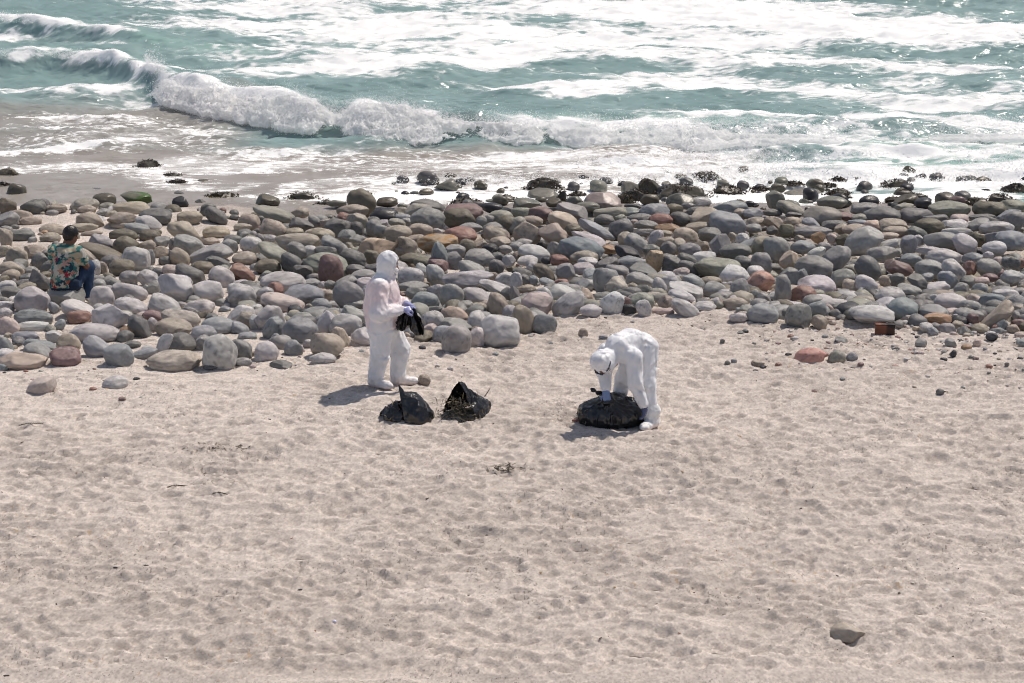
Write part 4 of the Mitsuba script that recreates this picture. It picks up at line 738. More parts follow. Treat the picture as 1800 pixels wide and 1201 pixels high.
# ---- the man who sits on a boulder
SEAT = hit(117, 512)
def seated_man():
    i0 = min(range(len(STONE_LIST)), key=lambda i: abs(STONE_LIST[i][0] - 116) + abs(STONE_LIST[i][1] - 518))
    _, _, _, sp, se = stone_mesh(*STONE_LIST[i0], 1000 + i0)
    O = np.array([sp[0] + .0, sp[1] + .02, sp[2] + se[2] - .045])
    J = dict(pel=(0, 0, .10), mid=(.0, .03, .28), che=(.01, .08, .45), nek=(.02, .11, .60), hd=(.085, .15, .745), rs=(.185, .06, .53), ls=(-.165, .12, .53),
             re=(.275, .13, .30), rw=(.26, .36, .27), le=(-.22, .30, .33), lw=(-.02, .47, .30), rh=(.09, .0, .085), lh=(-.09, .03, .085), rk=(.285, .24, .27), lk=(.03, .46, .28))
    J = {a: np.array(b, float) for a, b in J.items()}
    ra, la = np.array([.275, .13, -.13]), np.array([.04, .40, -.18])
    look = unit((.62, .75, -.22))
    lo, hi = (-.5, -.35, -.35), (.6, .85, 1.0)
    k = tag('person_002', 'man in cream floral short-sleeved shirt and navy trousers sitting on a boulder, back turned', 'person')
    B = Field(lo, hi, .008)
    head(B, J['hd'], look); B.bone(J['nek'], J['che'], .055, .12); B.bone(J['che'], J['pel'], .135, .13); B.bone(J['rs'], J['ls'], .055, .055)
    B.bone(J['nek'] - (0, 0, .06), J['hd'] - (.02, .02, .04), .062, .06)
    for s in 'rl':
        B.bone(J[s + 's'], J[s + 'e'], .05, .042); B.bone(J[s + 'e'], J[s + 'w'], .044, .028, .02)
        B.bone(J[s + 'h'], J[s + 'k'], .075, .055); a = ra if s == 'r' else la; B.bone(J[s + 'k'], a, .052, .036)
    H1 = dict(wrist=J['rw'], d=(-.35, .9, -.2), palm=(-.5, -.1, -.8), side=-1, curl=.6); H2 = dict(wrist=J['lw'], d=(.75, .5, -.2), palm=(-.2, -.3, -.9), side=1, curl=.6)
    for H in (H1, H2): hand(B, **H)
    m = B.mesh(1); add_part(k + '__body', m, 'skin_material', O, face_colours(m, J['hd'], look, (.17, .08, .05)))
    f, s, u = frame(look); c = J['hd']; ax = np.array([f, s, u])
    Hh = Field(c - .22, c + .22, .007)
    Hh.blob(c + u * .035 - f * .012, (.112, .093, .105), ax, 0); Hh.blob(c + u * .0 - f * .04, (.085, .090, .10), ax, .03); Hh.blob(c + f * .13 - u * .04, (.095, .12, .105), ax, .02, cut=True)
    for t in (-1, 1): Hh.blob(c + s * .10 * t + f * .03 - u * .06, (.06, .04, .07), ax, cut=True)
    Hh.wrinkle(lambda P: -.012 * (meshkit.fbm(P * (60, 60, 25), 3, 5) - .5))
    m = Hh.mesh(0); add_part(k + '__hair', m, 'hair_material', O, flat_colour(m, (.006, .005, .005), 3, .3, .02))
    C = Field(lo, hi, .0075)
    C.bone(J['pel'] + (-.025, .0, -.02), J['mid'], .195, .180, .05, ((0, 1, 0), 1.3)); C.bone(J['mid'], J['che'], .172, .165, .05, ((0, 1, 0), 1.15)); C.bone(J['rs'] - (.02, 0, .02), J['ls'] + (.02, 0, -.02), .085, .085, .06); C.bone(J['che'] + (0, 0, .06), J['nek'] + (0, 0, .01), .13, .066, .06)
    for s in 'rl': C.bone(J[s + 's'], J[s + 's'] + .58 * (J[s + 'e'] - J[s + 's']), .078, .082, .04)
    C.wrinkle(lambda P: folds(P, .012, 33)); C.cut_plane((0, 0, .03), (.0, -.1, -1)); C.cut_plane(J['nek'] + (0, 0, .035), (.1, .3, 1))
    m = C.mesh(1); V = np.array(m.vertices)
    # the print: cream ground, teal leaves, coral and crimson flowers
    q = np.stack([V[:, 0] - .3 * V[:, 1], V[:, 2]], -1) + .02 * np.stack([meshkit.noise(V * 20, 1), meshkit.noise(V * 20, 2)], -1)
    col = np.tile((.62, .55, .40), (len(V), 1))
    leaf = np.abs(2 * meshkit.fbm(V * (9, 9, 14) + 3, 2, 41) - 1); col[leaf < .15] = (.05, .22, .21); col[(leaf > .15) & (leaf < .20)] = (.20, .42, .36)
    dark = meshkit.fbm(V * (11, 11, 9) + 8, 2, 42) > .655; col[dark] = (.02, .07, .10)
    pale = meshkit.fbm(V * 10 + 15, 2, 45) > .64; col[pale] = (.72, .70, .62)
    rr = np.random.default_rng(12)
    for x, z, rad, cc in [(-.075, .45, .036, (.48, .015, .09)), (.095, .25, .050, (.50, .02, .05)), (-.145, .50, .045, (.70, .33, .20)), (-.11, .53, .03, (.75, .62, .40)), (.075, .40, .055, (.72, .42, .34)), (.12, .45, .04, (.70, .36, .25)), (.02, .30, .05, (.65, .30, .20)), (.16, .26, .03, (.72, .25, .22)), (-.13, .13, .05, (.52, .08, .05)), (-.08, .06, .04, (.48, .03, .05)), (.12, .14, .04, (.60, .14, .07)), (-.15, .27, .035, (.62, .22, .18)), (-.12, .34, .03, (.08, .32, .30)), (.10, .335, .04, (.07, .30, .32)), (.03, .50, .045, (.03, .10, .14)), (.2, .42, .045, (.74, .45, .25)), (-.02, .19, .05, (.10, .30, .26)), (.04, .10, .04, (.72, .68, .58))]:
        dx, dz = q[:, 0] - x, q[:, 1] - z; a = np.arctan2(dz, dx)
        inside = np.hypot(dx, dz) < rad * (.72 + .35 * np.cos(5 * a + rr.uniform(0, 6))); col[inside] = np.array(cc)
    add_part(k + '__shirt', m, 'cloth_material', O, col * .66)
    K = Field(J['nek'] - .2, J['nek'] + .2, .007)
    for a in np.linspace(0, 6.28, 24): K.bone(J['nek'] + (.066 * math.cos(a), .062 * math.sin(a), .022), J['nek'] + (.074 * math.cos(a), .07 * math.sin(a), -.012), .012, .014, .01)
    m = K.mesh(1); add_part(k + '__collar', m, 'cloth_material', O, flat_colour(m, (.28, .42, .36), 5, .5, .03))
    P = Field(lo, hi, .0075)
    P.bone(J['pel'] + (-.09, 0, -.03), J['pel'] + (.09, 0, -.03), .125, .125, .05)
    for s in 'rl':
        a = ra if s == 'r' else la; P.bone(J[s + 'h'], J[s + 'k'], .105, .078, .04); P.bone(J[s + 'k'], a + (0, 0, .02), .076, .06, .03)
    P.wrinkle(lambda V: folds(V, .012, 36)); m = P.mesh(1); V = np.array(m.vertices)
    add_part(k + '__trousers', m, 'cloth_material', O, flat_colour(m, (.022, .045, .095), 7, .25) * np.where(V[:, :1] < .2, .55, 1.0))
    for a in (ra, la):
        d = unit((.75, .62, -.1)); S = Field(a - .2, a + .32, .007); S.bone(a + (.01, .0, -.035), a + d * .16 + (0, 0, -.045), .045, .04, .03); S.bone(a, a + (0, 0, -.03), .045, .045, .02); S.cut_plane(a + (0, 0, -.082), (0, 0, -1))
        m = S.mesh(1); c = flat_colour(m, (.62, .60, .60), 5); c[np.array(m.vertices)[:, 2] < a[2] - .068] = (.06, .06, .07)
        add_part(k + '__shoe', m, 'cloth_material', O, c)
scene['hair_material'] = vcol(.42, .5)
seated_man()

# ---- bin bags and what spills from them
def strands(r, c, n, spread, L, flat=1.0, lean=None, cols=((.16, .13, .09), (.09, .075, .055), (.30, .25, .17), (.38, .31, .20), (.05, .045, .035), (.17, .165, .15)), w=(.002, .008)):
    """Dry weed, twigs and scraps: bent three-sided strands."""
    Vs, Fs, Cs, at = [], [], [], 0
    for _ in range(n):
        p = np.array(c) + r.normal(size=3) * np.array(spread) * .5
        d = unit(r.normal(size=3) * (1, 1, flat) + (0 if lean is None else np.array(lean))); bend = r.normal(size=3) * .5
        l, rad = L * r.uniform(.3, 1.2), r.uniform(*w); pts, m = [], 5
        for i in range(m): pts.append(p); d = unit(d + bend / m); p = p + d * l / m
        pts = np.array(pts); side = unit(np.cross(d, r.normal(size=3))); up = np.cross(d, side)
        ring = [pts + rad * (np.linspace(1, .4, m))[:, None] * (math.cos(a) * side * 1.6 + math.sin(a) * up * .6) for a in (0, 2.1, 4.2)]
        v = np.stack(ring, 1).reshape(-1, 3); i = np.arange(m - 1)[:, None] * 3 + np.arange(3); j = np.arange(m - 1)[:, None] * 3 + (np.arange(3) + 1) % 3
        q = np.stack([i, j, j + 3, i + 3], -1).reshape(-1, 4)
        Vs.append(v); Fs.append(np.vstack([q[:, [0, 1, 2]], q[:, [0, 2, 3]]]) + at); at += len(v)
        Cs.append(np.tile(np.array(cols[int(r.integers(len(cols)))]) * r.uniform(.7, 1.2), (len(v), 1)))
    return trimesh.Trimesh(np.vstack(Vs), np.vstack(Fs), process=False), np.vstack(Cs)
scene['debris_material'] = vcol(.85, .3)
def debris(key, label, r, parts, O):
    ms = [strands(r, *a[0], **a[1]) for a in parts]
    at = np.cumsum([0] + [len(m.vertices) for m, _ in ms])
    k = put(key, (np.vstack([m.vertices for m, _ in ms]) + O, np.vstack([m.faces + a for (m, _), a in zip(ms, at)])), 'debris_material', False, color=np.vstack([c for _, c in ms]))
    tag(k, label, 'debris', kind='stuff')
def arch_loft(axis, end, H, W, peak, seed, lift=0.0, nu=80, nv=70, crease=.03):
    """An open bag: arches that shrink from the mouth to the closed end."""
    ax = np.array(axis, float); side = unit(np.cross((0, 0, 1), np.append(ax, 0) if len(ax) == 2 else ax))
    s, t = np.meshgrid(np.linspace(0, 1, nu), np.linspace(0, 1, nv), indexing='ij')
    h, w, pk = (np.interp(s, np.linspace(0, 1, len(a)), a) for a in (H, W, peak))
    a = math.pi * t; y = -np.cos(a); tri = 1 - np.abs(2 * t - 1)
    z = h * ((1 - pk) * np.sin(a) ** .75 + pk * tri ** 1.1); yy = w * ((1 - pk) * y + pk * (2 * t - 1))
    P = s[..., None] * np.array(end) + yy[..., None] * side + z[..., None] * np.array((0, 0, 1.0)); P[..., 0] -= lift * tri * (1 - s)
    q = P / .16; wv = meshkit.fbm(q * .8, 2, seed)[..., None]
    d = (1 - np.abs(2 * meshkit.fbm(q * (.6, 1.2, 1.0) + 2.2 * wv, 3, seed + 1) - 1)) ** 2 - .4
    up = unit(np.array((0, 0, 1.0)))
    d = d + .35 * ((1 - np.abs(2 * meshkit.fbm(P / .055 * (.5, 1, 1), 2, seed + 4) - 1)) ** 2 - .4)
    P = P + crease * d[..., None] * (up * np.sin(a)[..., None] + side * y[..., None] * .8)
    P[..., 2] = np.maximum(P[..., 2], .0)
    return sheet(P, .004)
r = np.random.default_rng(5)
OA = hit(709, 742); OA[2] = float(sand_z(*OA[:2]))
kA = tag('bin_bag_001', 'open black bin bag lying on its side, its mouth gaping left, below the standing person', 'bag')
add_part(kA + '__film', arch_loft((1, .12), (.34, .05, 0), (.37, .30, .27, .25, .20, .11, .02), (.15, .19, .21, .22, .21, .16, .05), (.75, .4, .15, 0, 0, 0, 0), 71, .05, crease=.04), 'bag_material', OA)
add_part(kA + '__flap', arch_loft((-1, -.3), (-.25, -.08, 0), (.14, .16, .12, .05), (.12, .16, .14, .08), (.2, 0, 0, 0), 75, crease=.05, nu=40, nv=40), 'bag_material', OA + (.01, .05, -.005))
debris('bag_debris', 'brown seaweed scraps spilling from the mouth of the bag that lies on its side', r, [(((-.05, -.02, .09), 90, (.10, .12, .09), .11), dict(lean=(-.5, -.4, -.5))), (((-.12, -.08, .04), 35, (.10, .10, .04), .09), dict(flat=.3))], OA)
OB = hit(807, 737); OB[2] = float(sand_z(*OB[:2]))
kB = tag('bin_bag_002', 'open black bin bag standing like a tent over brown debris, between the two white-clad persons', 'bag')
add_part(kB + '__film', arch_loft((.55, .83), (.31, .42, 0), (.41, .36, .27, .20, .14, .09, .03), (.22, .23, .22, .19, .15, .10, .04), (.85, .8, .6, .3, .1, 0, 0), 81, .0, crease=.04), 'bag_material', OB)
debris('bag_debris', 'straw and weed scraps under the bag that stands like a tent', r, [(((.0, .02, .10), 200, (.20, .12, .14), .14), dict(lean=(.1, -.4, -.7))), (((-.16, -.06, .03), 30, (.10, .07, .03), .10), dict(flat=.3)), (((.05, -.10, .03), 40, (.18, .05, .04), .11), dict(lean=(0, -.5, -.5)))], OB)
# the full bag: gathered at a neck in the worker's hand
def full_bag():
    k = tag('bin_bag_003', 'full black bin bag gathered at its neck by the hand of the bending person', 'bag')
    c = hit(1074, 741); c[2] = float(sand_z(*c[:2])); O = c
    knot = QO + np.array(QH['wrist']) + unit(QH['d']) * .075 - O + (.015, .04, -.01)
    F = Field((-.55, -.5, -.05), (.5, .5, .62), .0085)
    F.blob((.03, .0, .125), (.345, .30, .15), k=.05); F.blob((-.17, -.04, .11), (.21, .22, .125), k=.08); F.blob((.22, .03, .12), (.17, .22, .135), k=.06)
    F.bone((.0, 0, .14), knot + (0, 0, -.02), .21, .045, .09); F.bone(knot + (0, 0, -.05), knot + (0, 0, .02), .040, .032, .03)
    def fold(P):
        q = P - knot; rad = np.linalg.norm(q, axis=1); a = np.arctan2(q[:, 1], q[:, 0]) ; el = np.arctan2(q[:, 2], np.hypot(q[:, 0], q[:, 1]))
        n = np.stack([np.cos(a) * 3.2, np.sin(a) * 3.2, el * 1.3 + rad * 1.4], -1)
        w = 1 - np.abs(2 * meshkit.fbm(n, 3, 91) - 1)
        return -.034 * (w ** 2 - .4) * sstep(.0, .12, rad) - .020 * ((1 - np.abs(2 * meshkit.fbm(P / .13, 2, 92) - 1)) ** 3 - .3)
    F.wrinkle(fold); F.cut_plane((0, 0, -.01), (0, 0, -1))
    m = F.mesh(1); add_part(k + '__film', m, 'bag_material', O)
    u, v = np.meshgrid(np.linspace(0, 1, 30), np.linspace(-1, 1, 12), indexing='ij')
    P = knot + np.stack([-.02 - .17 * u, .02 * v * (1 + u), .02 + .075 * u + .016 * v * (1 - u) + .012 * np.sin(u * 14 + v * 3)], -1) + .012 * (np.stack([F3(u * 5, v * 2, q, 2, 93) for q in range(3)], -1) - .5)
    add_part(k + '__tail', sheet(P, .01), 'bag_material', O)
    debris('bag_debris', 'grey weed and driftwood scraps bulging out of the torn left side of the full bag', np.random.default_rng(8), [(((-.28, -.15, .12), 36, (.08, .08, .08), .09), dict(lean=(.1, -.3, .8))), (((-.24, -.2, .07), 14, (.10, .05, .04), .07), dict(flat=.4))], O)
    a = O + np.array((-.30, -.12, .085)); b = O + np.array((-.43, -.14, .075))
    s = Field(np.minimum(a, b) - .05, np.maximum(a, b) + .05, .005); s.bone(a, b, .018, .014, .004); s.wrinkle(lambda P: .008 * (meshkit.fbm(P * 40, 2, 3) - .5))
    m = s.mesh(0); kk = put('driftwood_stick', m, 'debris_material', True, color=flat_colour(m, (.22, .10, .085))); tag(kk, 'short reddish stick poking out of the left side of the full bag', 'stick')
full_bag()

# ---- weed-covered rocks in the wash
WEED = {(0, 240): '60 238 130 70 0;1040 180 160 62 1;1205 256 120 36 1;1245 302 110 40 1;1560 392 170 50 2;20 318 60 40 1', (450, 240): '330 402 190 60 2;500 446 130 55 1;745 384 120 40 1;1480 452 220 64 1;1765 416 100 44 1',
        (900, 240): '225 325 235 100 1;460 390 110 52 1;352 410 70 90 1;785 435 130 84 2;860 398 190 104 1;970 335 185 120 1;1195 378 355 118 1;1355 260 190 72 1;1520 357 205 74 1;1750 344 115 36 1;430 465 120 60 2',
        (1350, 240): '240 256 100 24 1;420 324 90 26 1;600 265 110 26 1;490 286 90 32 1;180 312 90 26 1;500 376 160 74 1;540 416 100 34 1;900 322 255 116 1;960 382 155 64 1;1045 410 165 64 1;880 446 120 62 2;1590 340 100 34 1;1745 350 215 120 1;1345 452 130 62 1;1450 476 180 62 1;1640 434 215 84 1;520 480 120 70 3'}
WEED_TONES = {1: ((.030, .022, .020), (.055, .030, .028), (.022, .018, .018), (.045, .035, .020), (.09, .06, .035)), 2: ((.05, .04, .015), (.10, .08, .02), (.03, .025, .02), (.13, .09, .04)), 3: ((.05, .09, .012), (.10, .15, .02), (.03, .05, .01)), 0: ((.16, .13, .09), (.08, .065, .05))}
scene['weed_material'] = vcol(.3, .55)
WEED_AT = {}
def weed_rock(px, py, w, h, tone, seed):
    r = np.random.default_rng(seed)
    p = hit(px, py + h * .35, flat=WL + .02); s = scale_at(p[1], p[2]); a, H = w / 2 / s, h / s / .97
    p[2] = max(WL - .02, float(sand_z(p[0], p[1])))
    k = 'weed_rock'; n = 1
    while k + '__rock' in scene: k = f'weed_rock_{n:03d}'; n += 1
    u = stone_shape(r, 3, 1.0, 1.3); ext = np.array([a * .95, min(.6 * a, .32), H * r.uniform(.52, .72)])
    put(k + '__rock', (u * ext + p + (0, 0, ext[2] * .15), np.array(ICO[3].faces)), 'wet_stone', True, color=stone_colours(u, 'v', r, 1.0) * (.6 if tone != 0 else 1.6))
    n = int(260 + 1700 * min(a * H * 4, .9)); d = r.normal(size=(n, 3)); d[:, 2] = np.abs(d[:, 2]) * 1.2; d /= np.linalg.norm(d, axis=1, keepdims=True)
    patch = meshkit.fbm(d * 1.7 + seed, 2, 3) > (.47 if tone == 1 else .5); d = d[patch]; n = len(d)
    base = d * ext * (1 + .05 * r.normal(size=(n, 1))) + p + (0, 0, ext[2] * .15)
    low = r.uniform(size=n) < .38; base[low] = p + (d[low] * (1.25, 1.5, 0)) * ext * r.uniform(.7, 1.25, (low.sum(), 1)) + (0, 0, .03)
    L = r.uniform(.014, .038, n)[:, None] * np.where(low, 1.5, 1.0)[:, None]; fall = d * .6 + r.normal(size=(n, 3)) * .4 + (0, 0, -.7); fall /= np.linalg.norm(fall, axis=1, keepdims=True)
    side = np.cross(fall, r.normal(size=(n, 3))); side /= np.linalg.norm(side, axis=1, keepdims=True); wd = L * .32
    mid, tip = base + fall * L * .55 + d * .012, base + fall * L + (0, 0, -.02)
    V = np.stack([base - side * wd * .5, base + side * wd * .5, mid - side * wd, mid + side * wd, tip - side * wd * .4, tip + side * wd * .4], 1).reshape(-1, 3)
    f = np.array([[0, 1, 3], [0, 3, 2], [2, 3, 5], [2, 5, 4]]); F = (f[None] + 6 * np.arange(n)[:, None, None]).reshape(-1, 3)
    T_ = np.array(WEED_TONES[tone]); col = np.repeat(T_[r.integers(len(T_), size=n)] * r.uniform(.6, 1.3, (n, 1)), 6, 0)
    put(k + '__seaweed', (V, F), 'weed_material', False, color=col)
    labels[k + '__seaweed'] = {'kind': 'stuff'}
    WEED_AT[k] = (px, py, w, h, tone, p, ext)
sd = 300
for (ox, oy), text in WEED.items():
    for item in text.split(';'):
        x, y, w, h, tone = map(float, item.split()); sd += 1
        weed_rock(ox + x / 4, oy + y / 4, w / 4, h / 4, int(tone), sd)

# ---- broken water of the wave, spray, and small things on the sand
scene['foam_material'] = {'type': 'principledthin', 'base_color': {'type': 'rgb', 'value': (.96, .96, .96)}, 'roughness': .8, 'diff_trans': 1.0}
FOAM_MESHES = []
def roller():
    x0, x1 = sea_at(262, 175)[0], sea_at(1850, 250)[0]
    out = []
    for a in np.arange(x0 - .3, x1 + .3, 3.0):
        b = min(a + 3.06, x1 + .4); ys = crest_y(WAVE, np.linspace(a, b, 9))
        F = Field((a, ys.min() - 1.5, WL - .06), (b, ys.max() + .8, WL + 1.15), .03)
        s, P = F.window(F.lo, F.lo + F.h * F.n)
        X, Y, Z = P[..., 0], P[..., 1], P[..., 2] - WL
        px = X[:, 0, 0] * 0
        size = amp_at([(262, 175, .0), (285, 180, .17), (350, 190, .23), (450, 205, .22), (540, 222, .21), (590, 230, .17), (650, 238, .23), (720, 245, .26), (770, 247, .19), (830, 250, .15), (900, 252, .17), (1000, 252, .12), (1100, 250, .10), (1200, 250, .10), (1330, 250, .08), (1500, 250, .05), (1850, 250, .04)], X) * (1 - .5 * sstep(4, 6, X) * (1 - N3(X / .7, 0 * X, 0, 36)))
        size = size * (.62 + .75 * N3(X / .8, 0 * X, 0, 37))
        n1 = 1 - np.abs(2 * meshkit.fbm(np.stack([X / .75, Y / .75, Z / .6], -1), 4, 31) - 1); n2 = meshkit.fbm(np.stack([X / 1.5, Y / 1.1, Z / .9], -1), 2, 32)
        cy = crest_y(WAVE, X) - .50 - .55 * size + .3 * (meshkit.fbm(np.stack([X / 1.3, X * 0, X * 0], -1), 2, 33) - .5)
        d1 = np.hypot((Y - cy) / 1.45, (Z - size * .78) / 1.08) - size * 1.0
        d2 = np.hypot((Y - cy + .95 * size + .15) / 2.3, (Z - size * .2) / .95) - size * .60
        d = np.minimum(d1, d2)
        gap = gap_at(X)
        d = np.maximum(d, (.36 * gap - Z + .25 * (n2 - .5)) * np.minimum(gap * 4, 1) - (1 - np.minimum(gap * 4, 1)) * .9)
        F.v[s] = d - .34 * size / .4 * (n1 - .55) - .22 * (n2 - .5) - .30 * sstep(0, .2, size) * ((1 - np.abs(2 * meshkit.fbm(np.stack([X, Y, Z], -1) / .24, 3, 34) - 1)) ** 2 - .45)
        m = F.mesh(0)
        if len(m.faces): out.append(m)
    FOAM_MESHES.extend(out)
    at = np.cumsum([0] + [len(m.vertices) for m in out])
    put('wave_foam', (np.vstack([m.vertices for m in out]), np.vstack([m.faces + a for m, a in zip(out, at)])), 'foam_material', True)
    tag('wave_foam', 'tumbling white foam of the breaking wave', 'foam', kind='stuff')
roller()
def spray():
    """Droplets and flecks: thick close to the tumbling foam, thinning outwards."""
    r = np.random.default_rng(44); V, R = [], []
    src = np.vstack([np.array(m.vertices) for m in FOAM_MESHES]); nrm = np.vstack([np.array(m.vertex_normals) for m in FOAM_MESHES])
    i = r.integers(len(src), size=60000); up = r.exponential(.10, 60000)[:, None]
    V.append(src[i] + nrm[i] * up * .55 + np.array((0, 0, 1.0)) * up * r.uniform(.2, 1.5, (60000, 1)) + r.normal(0, .035, (60000, 3))); R.append(.005 + .013 * r.uniform(size=60000) ** 2 * np.exp(-up.ravel() / .2))
    def cloud(n, x_px, y_px, P, A, up, out, back=0.0):
        x = r.uniform(sea_at(x_px[0], y_px)[0], sea_at(x_px[1], y_px)[0], n); y = crest_y(P, x) + r.normal(0, out, n) + back
        keep = r.uniform(size=n) < N3(x * 1.6, 0 * x, 0, 5) * 1.3
        V.append(np.stack([x, y, WL + A(x) * .85 + np.abs(r.normal(0, up, n)) - .05], -1)[keep]); R.append((.005 + .012 * r.uniform(size=n) ** 2)[keep])
    cloud(6000, (-30, 290), 140, WAVE, A1, .07, .16); cloud(9000, (270, 1050), 220, WAVE, A1, .10, .22); cloud(6000, (1000, 1860), 245, WAVE, A1, .08, .5); cloud(2500, (250, 300), 160, WAVE, A1, .22, .2)
    cloud(6000, (-30, 75), 60, WAVE2, A2, .09, .3)
    for P3, x0 in ((WAVE3, 1000), (WAVE4, 700)):
        cloud(7000, (x0, 1860), 290, P3, lambda x: .12 + 0 * x, .05, .3, -.1)
    n = 14000; x = r.uniform(3.0, 11.5, n); y = r.uniform(38.2, 43.5, n); keep = r.uniform(size=n) < sstep(.42, .62, F3(x * .8, y * .9, 0, 3, 66))
    V.append(np.stack([x, y, sea_height(x, y)[0] + np.abs(r.normal(0, .04, n))], -1)[keep]); R.append((.005 + .014 * r.uniform(size=n) ** 2)[keep])
    o = np.array([[1, 0, 0], [-1, 0, 0], [0, 1, 0], [0, -1, 0], [0, 0, 1], [0, 0, -1]], float); f = np.array([[0, 2, 4], [2, 1, 4], [1, 3, 4], [3, 0, 4], [2, 0, 5], [1, 2, 5], [3, 1, 5], [0, 3, 5]])
    V, R = np.vstack(V), np.concatenate(R)
    put('sea_spray', ((V[:, None] + o * R[:, None, None]).reshape(-1, 3), (f[None] + 6 * np.arange(len(V))[:, None, None]).reshape(-1, 3)), 'foam_material', False); tag('sea_spray', 'droplets of spray thrown up by the breaking wave', 'spray', kind='stuff')
spray()
def brick():
    p = hit(1555, 588); s = scale_at(p[1]); p[2] = float(sand_z(*p[:2]))
    m = trimesh.creation.box((34 / s, .11, 19 / s)); m = m.subdivide().subdivide().subdivide(); v = np.array(m.vertices)
    v += .012 * (np.stack([meshkit.fbm(v * 14 + q, 3, 3) for q in (0, 5, 9)], -1) - .5); a = -.12; R = np.array([[math.cos(a), -math.sin(a), 0], [math.sin(a), math.cos(a), 0], [0, 0, 1]])
    c = np.array((.16, .055, .03)) * (.5 + meshkit.fbm(v * 16, 3, 4))[:, None]; c[v[:, 0] > .02] *= .25; c = np.where((meshkit.fbm(v * 12, 2, 6) > .6)[:, None], c * .35, c)
    tag(put('brick', (v @ R.T + p + (0, 0, .07), np.array(m.faces)), 'dry_stone', True, color=c), 'burnt red and black brick lying on the sand in front of the boulders at right', 'brick')
brick()
def on_sand(key, px, py, label, cat, build):
    p = hit(px, py); p[2] = float(sand_z(*p[:2])); v, f, c = build(p)
    tag(put(key, (v + p, f), 'debris_material', True, color=c), label, cat)
r = np.random.default_rng(21)
def twig(L, rad, ang, col):
    def b(p):
        q = Field((-L, -L, -.06), (L, L, .12), max(rad * .6, .006)); d = np.array((math.cos(ang), math.sin(ang), 0)) * L / 2; pts = [-d, -d * .3 + (0, .02, .01), d * .4 + (.01, -.015, .012), d]
        for a, e in zip(pts[:-1], pts[1:]): q.bone(np.array(a) + (0, 0, rad * .5), np.array(e) + (0, 0, rad * .5), rad, rad * .8, rad * .5)
        m = q.mesh(0); return np.array(m.vertices), np.array(m.faces), flat_colour(m, col, 3, .3, .03)
    return b
for px, py, L, a, lab in ((312, 861, .20, .2, 'dark twig on the smooth sand at left, near the rippled hollow'), (55, 752, .26, .3, 'dark weedy twig on the sand at the left edge below the stones'), (388, 873, .16, -.2, 'thin dark twig on the sand left of centre, just right of another'), (1662, 688, .07, .5, 'small charred chip on the sand at right, below the brick')):
    on_sand('twig', px, py, lab, 'twig', twig(L, .007, a, (.10, .085, .07)))
def tuft(p):
    m, c = strands(np.random.default_rng(3), (0, 0, .02), 70, (.22, .14, .03), .10, flat=.3, cols=((.10, .085, .06), (.16, .13, .09), (.05, .045, .04))); return np.array(m.vertices), np.array(m.faces), c
on_sand('weed_tuft', 888, 830, 'dark tuft of dry weed half buried in the sand, below the two open bags', 'weed', tuft); labels['weed_tuft']['kind'] = 'stuff'
on_sand('weed_tuft', 385, 795, 'sparse dark weed in the rippled hollow of the sand at left', 'weed', lambda p: (lambda m, c: (np.array(m.vertices), np.array(m.faces), c))(*strands(np.random.default_rng(4), (0, 0, .0), 60, (.30, .16, .015), .09, flat=.2, cols=((.13, .11, .09), (.19, .16, .125)))))
labels['weed_tuft_001']['kind'] = 'stuff'
def scrap(col, sz):
    def b(p):
        u = stone_shape(np.random.default_rng(int(p[0] * 100) % 97), 2, .6, .4); v = u * np.array(sz); return v + (0, 0, sz[2] * .6), np.array(ICO[2].faces), np.tile(col, (len(v), 1)) * (.85 + .3 * meshkit.noise(u * 3, 2))[:, None]
    return b
on_sand('litter_scrap', 588, 1097, 'small white and blue scrap of litter on the open sand, lower left of centre', 'litter', scrap((.60, .62, .78), (.018, .014, .014)))
on_sand('litter_scrap', 732, 765, 'tiny white scrap on the sand just below the bag on its side', 'litter', scrap((.75, .75, .75), (.016, .014, .012)))
on_sand('litter_scrap', 1664, 1042, 'small white scrap on the sand at lower right, above the lone tan stone', 'litter', scrap((.62, .64, .62), (.028, .014, .008)))
def specks():
    r = np.random.default_rng(61); hv, hf, hc, at = [], [], [], 0
    for k in range(900):
        px = r.uniform(0, 1800); py = 560 + 640 * r.uniform() ** 1.7
        if py < np.interp(px, *BOTE) + 12: continue
        if r.uniform() > .25 + .75 * float(N3(px / 160, py / 60, 0, 62)) ** 1.5: continue
        p = hit(px, py); sz = .004 + .010 * r.uniform() ** 3; v = np.array(ICO[1].vertices) * sz * np.array((r.uniform(.8, 2.6), r.uniform(.6, 1.2), .55)); a = r.uniform(0, 3.1)
        v = v @ np.array([[math.cos(a), -math.sin(a), 0], [math.sin(a), math.cos(a), 0], [0, 0, 1]]).T + (p[0], p[1], float(sand_z(*p[:2])) + .2 * sz)
        hv.append(v); hf.append(np.array(ICO[1].faces) + at); at += len(v); hc.append(np.tile([(.06, .052, .045), (.12, .10, .08), (.28, .15, .10), (.62, .58, .52), (.035, .035, .04), (.40, .28, .15)][int(r.integers(6))], (len(v), 1)))
    put('beach_litter', (np.vstack(hv), np.vstack(hf)), 'debris_material', False, color=np.vstack(hc)); tag('beach_litter', 'specks of charcoal, shell and broken weed strewn over the sand', 'specks', kind='stuff')
specks()
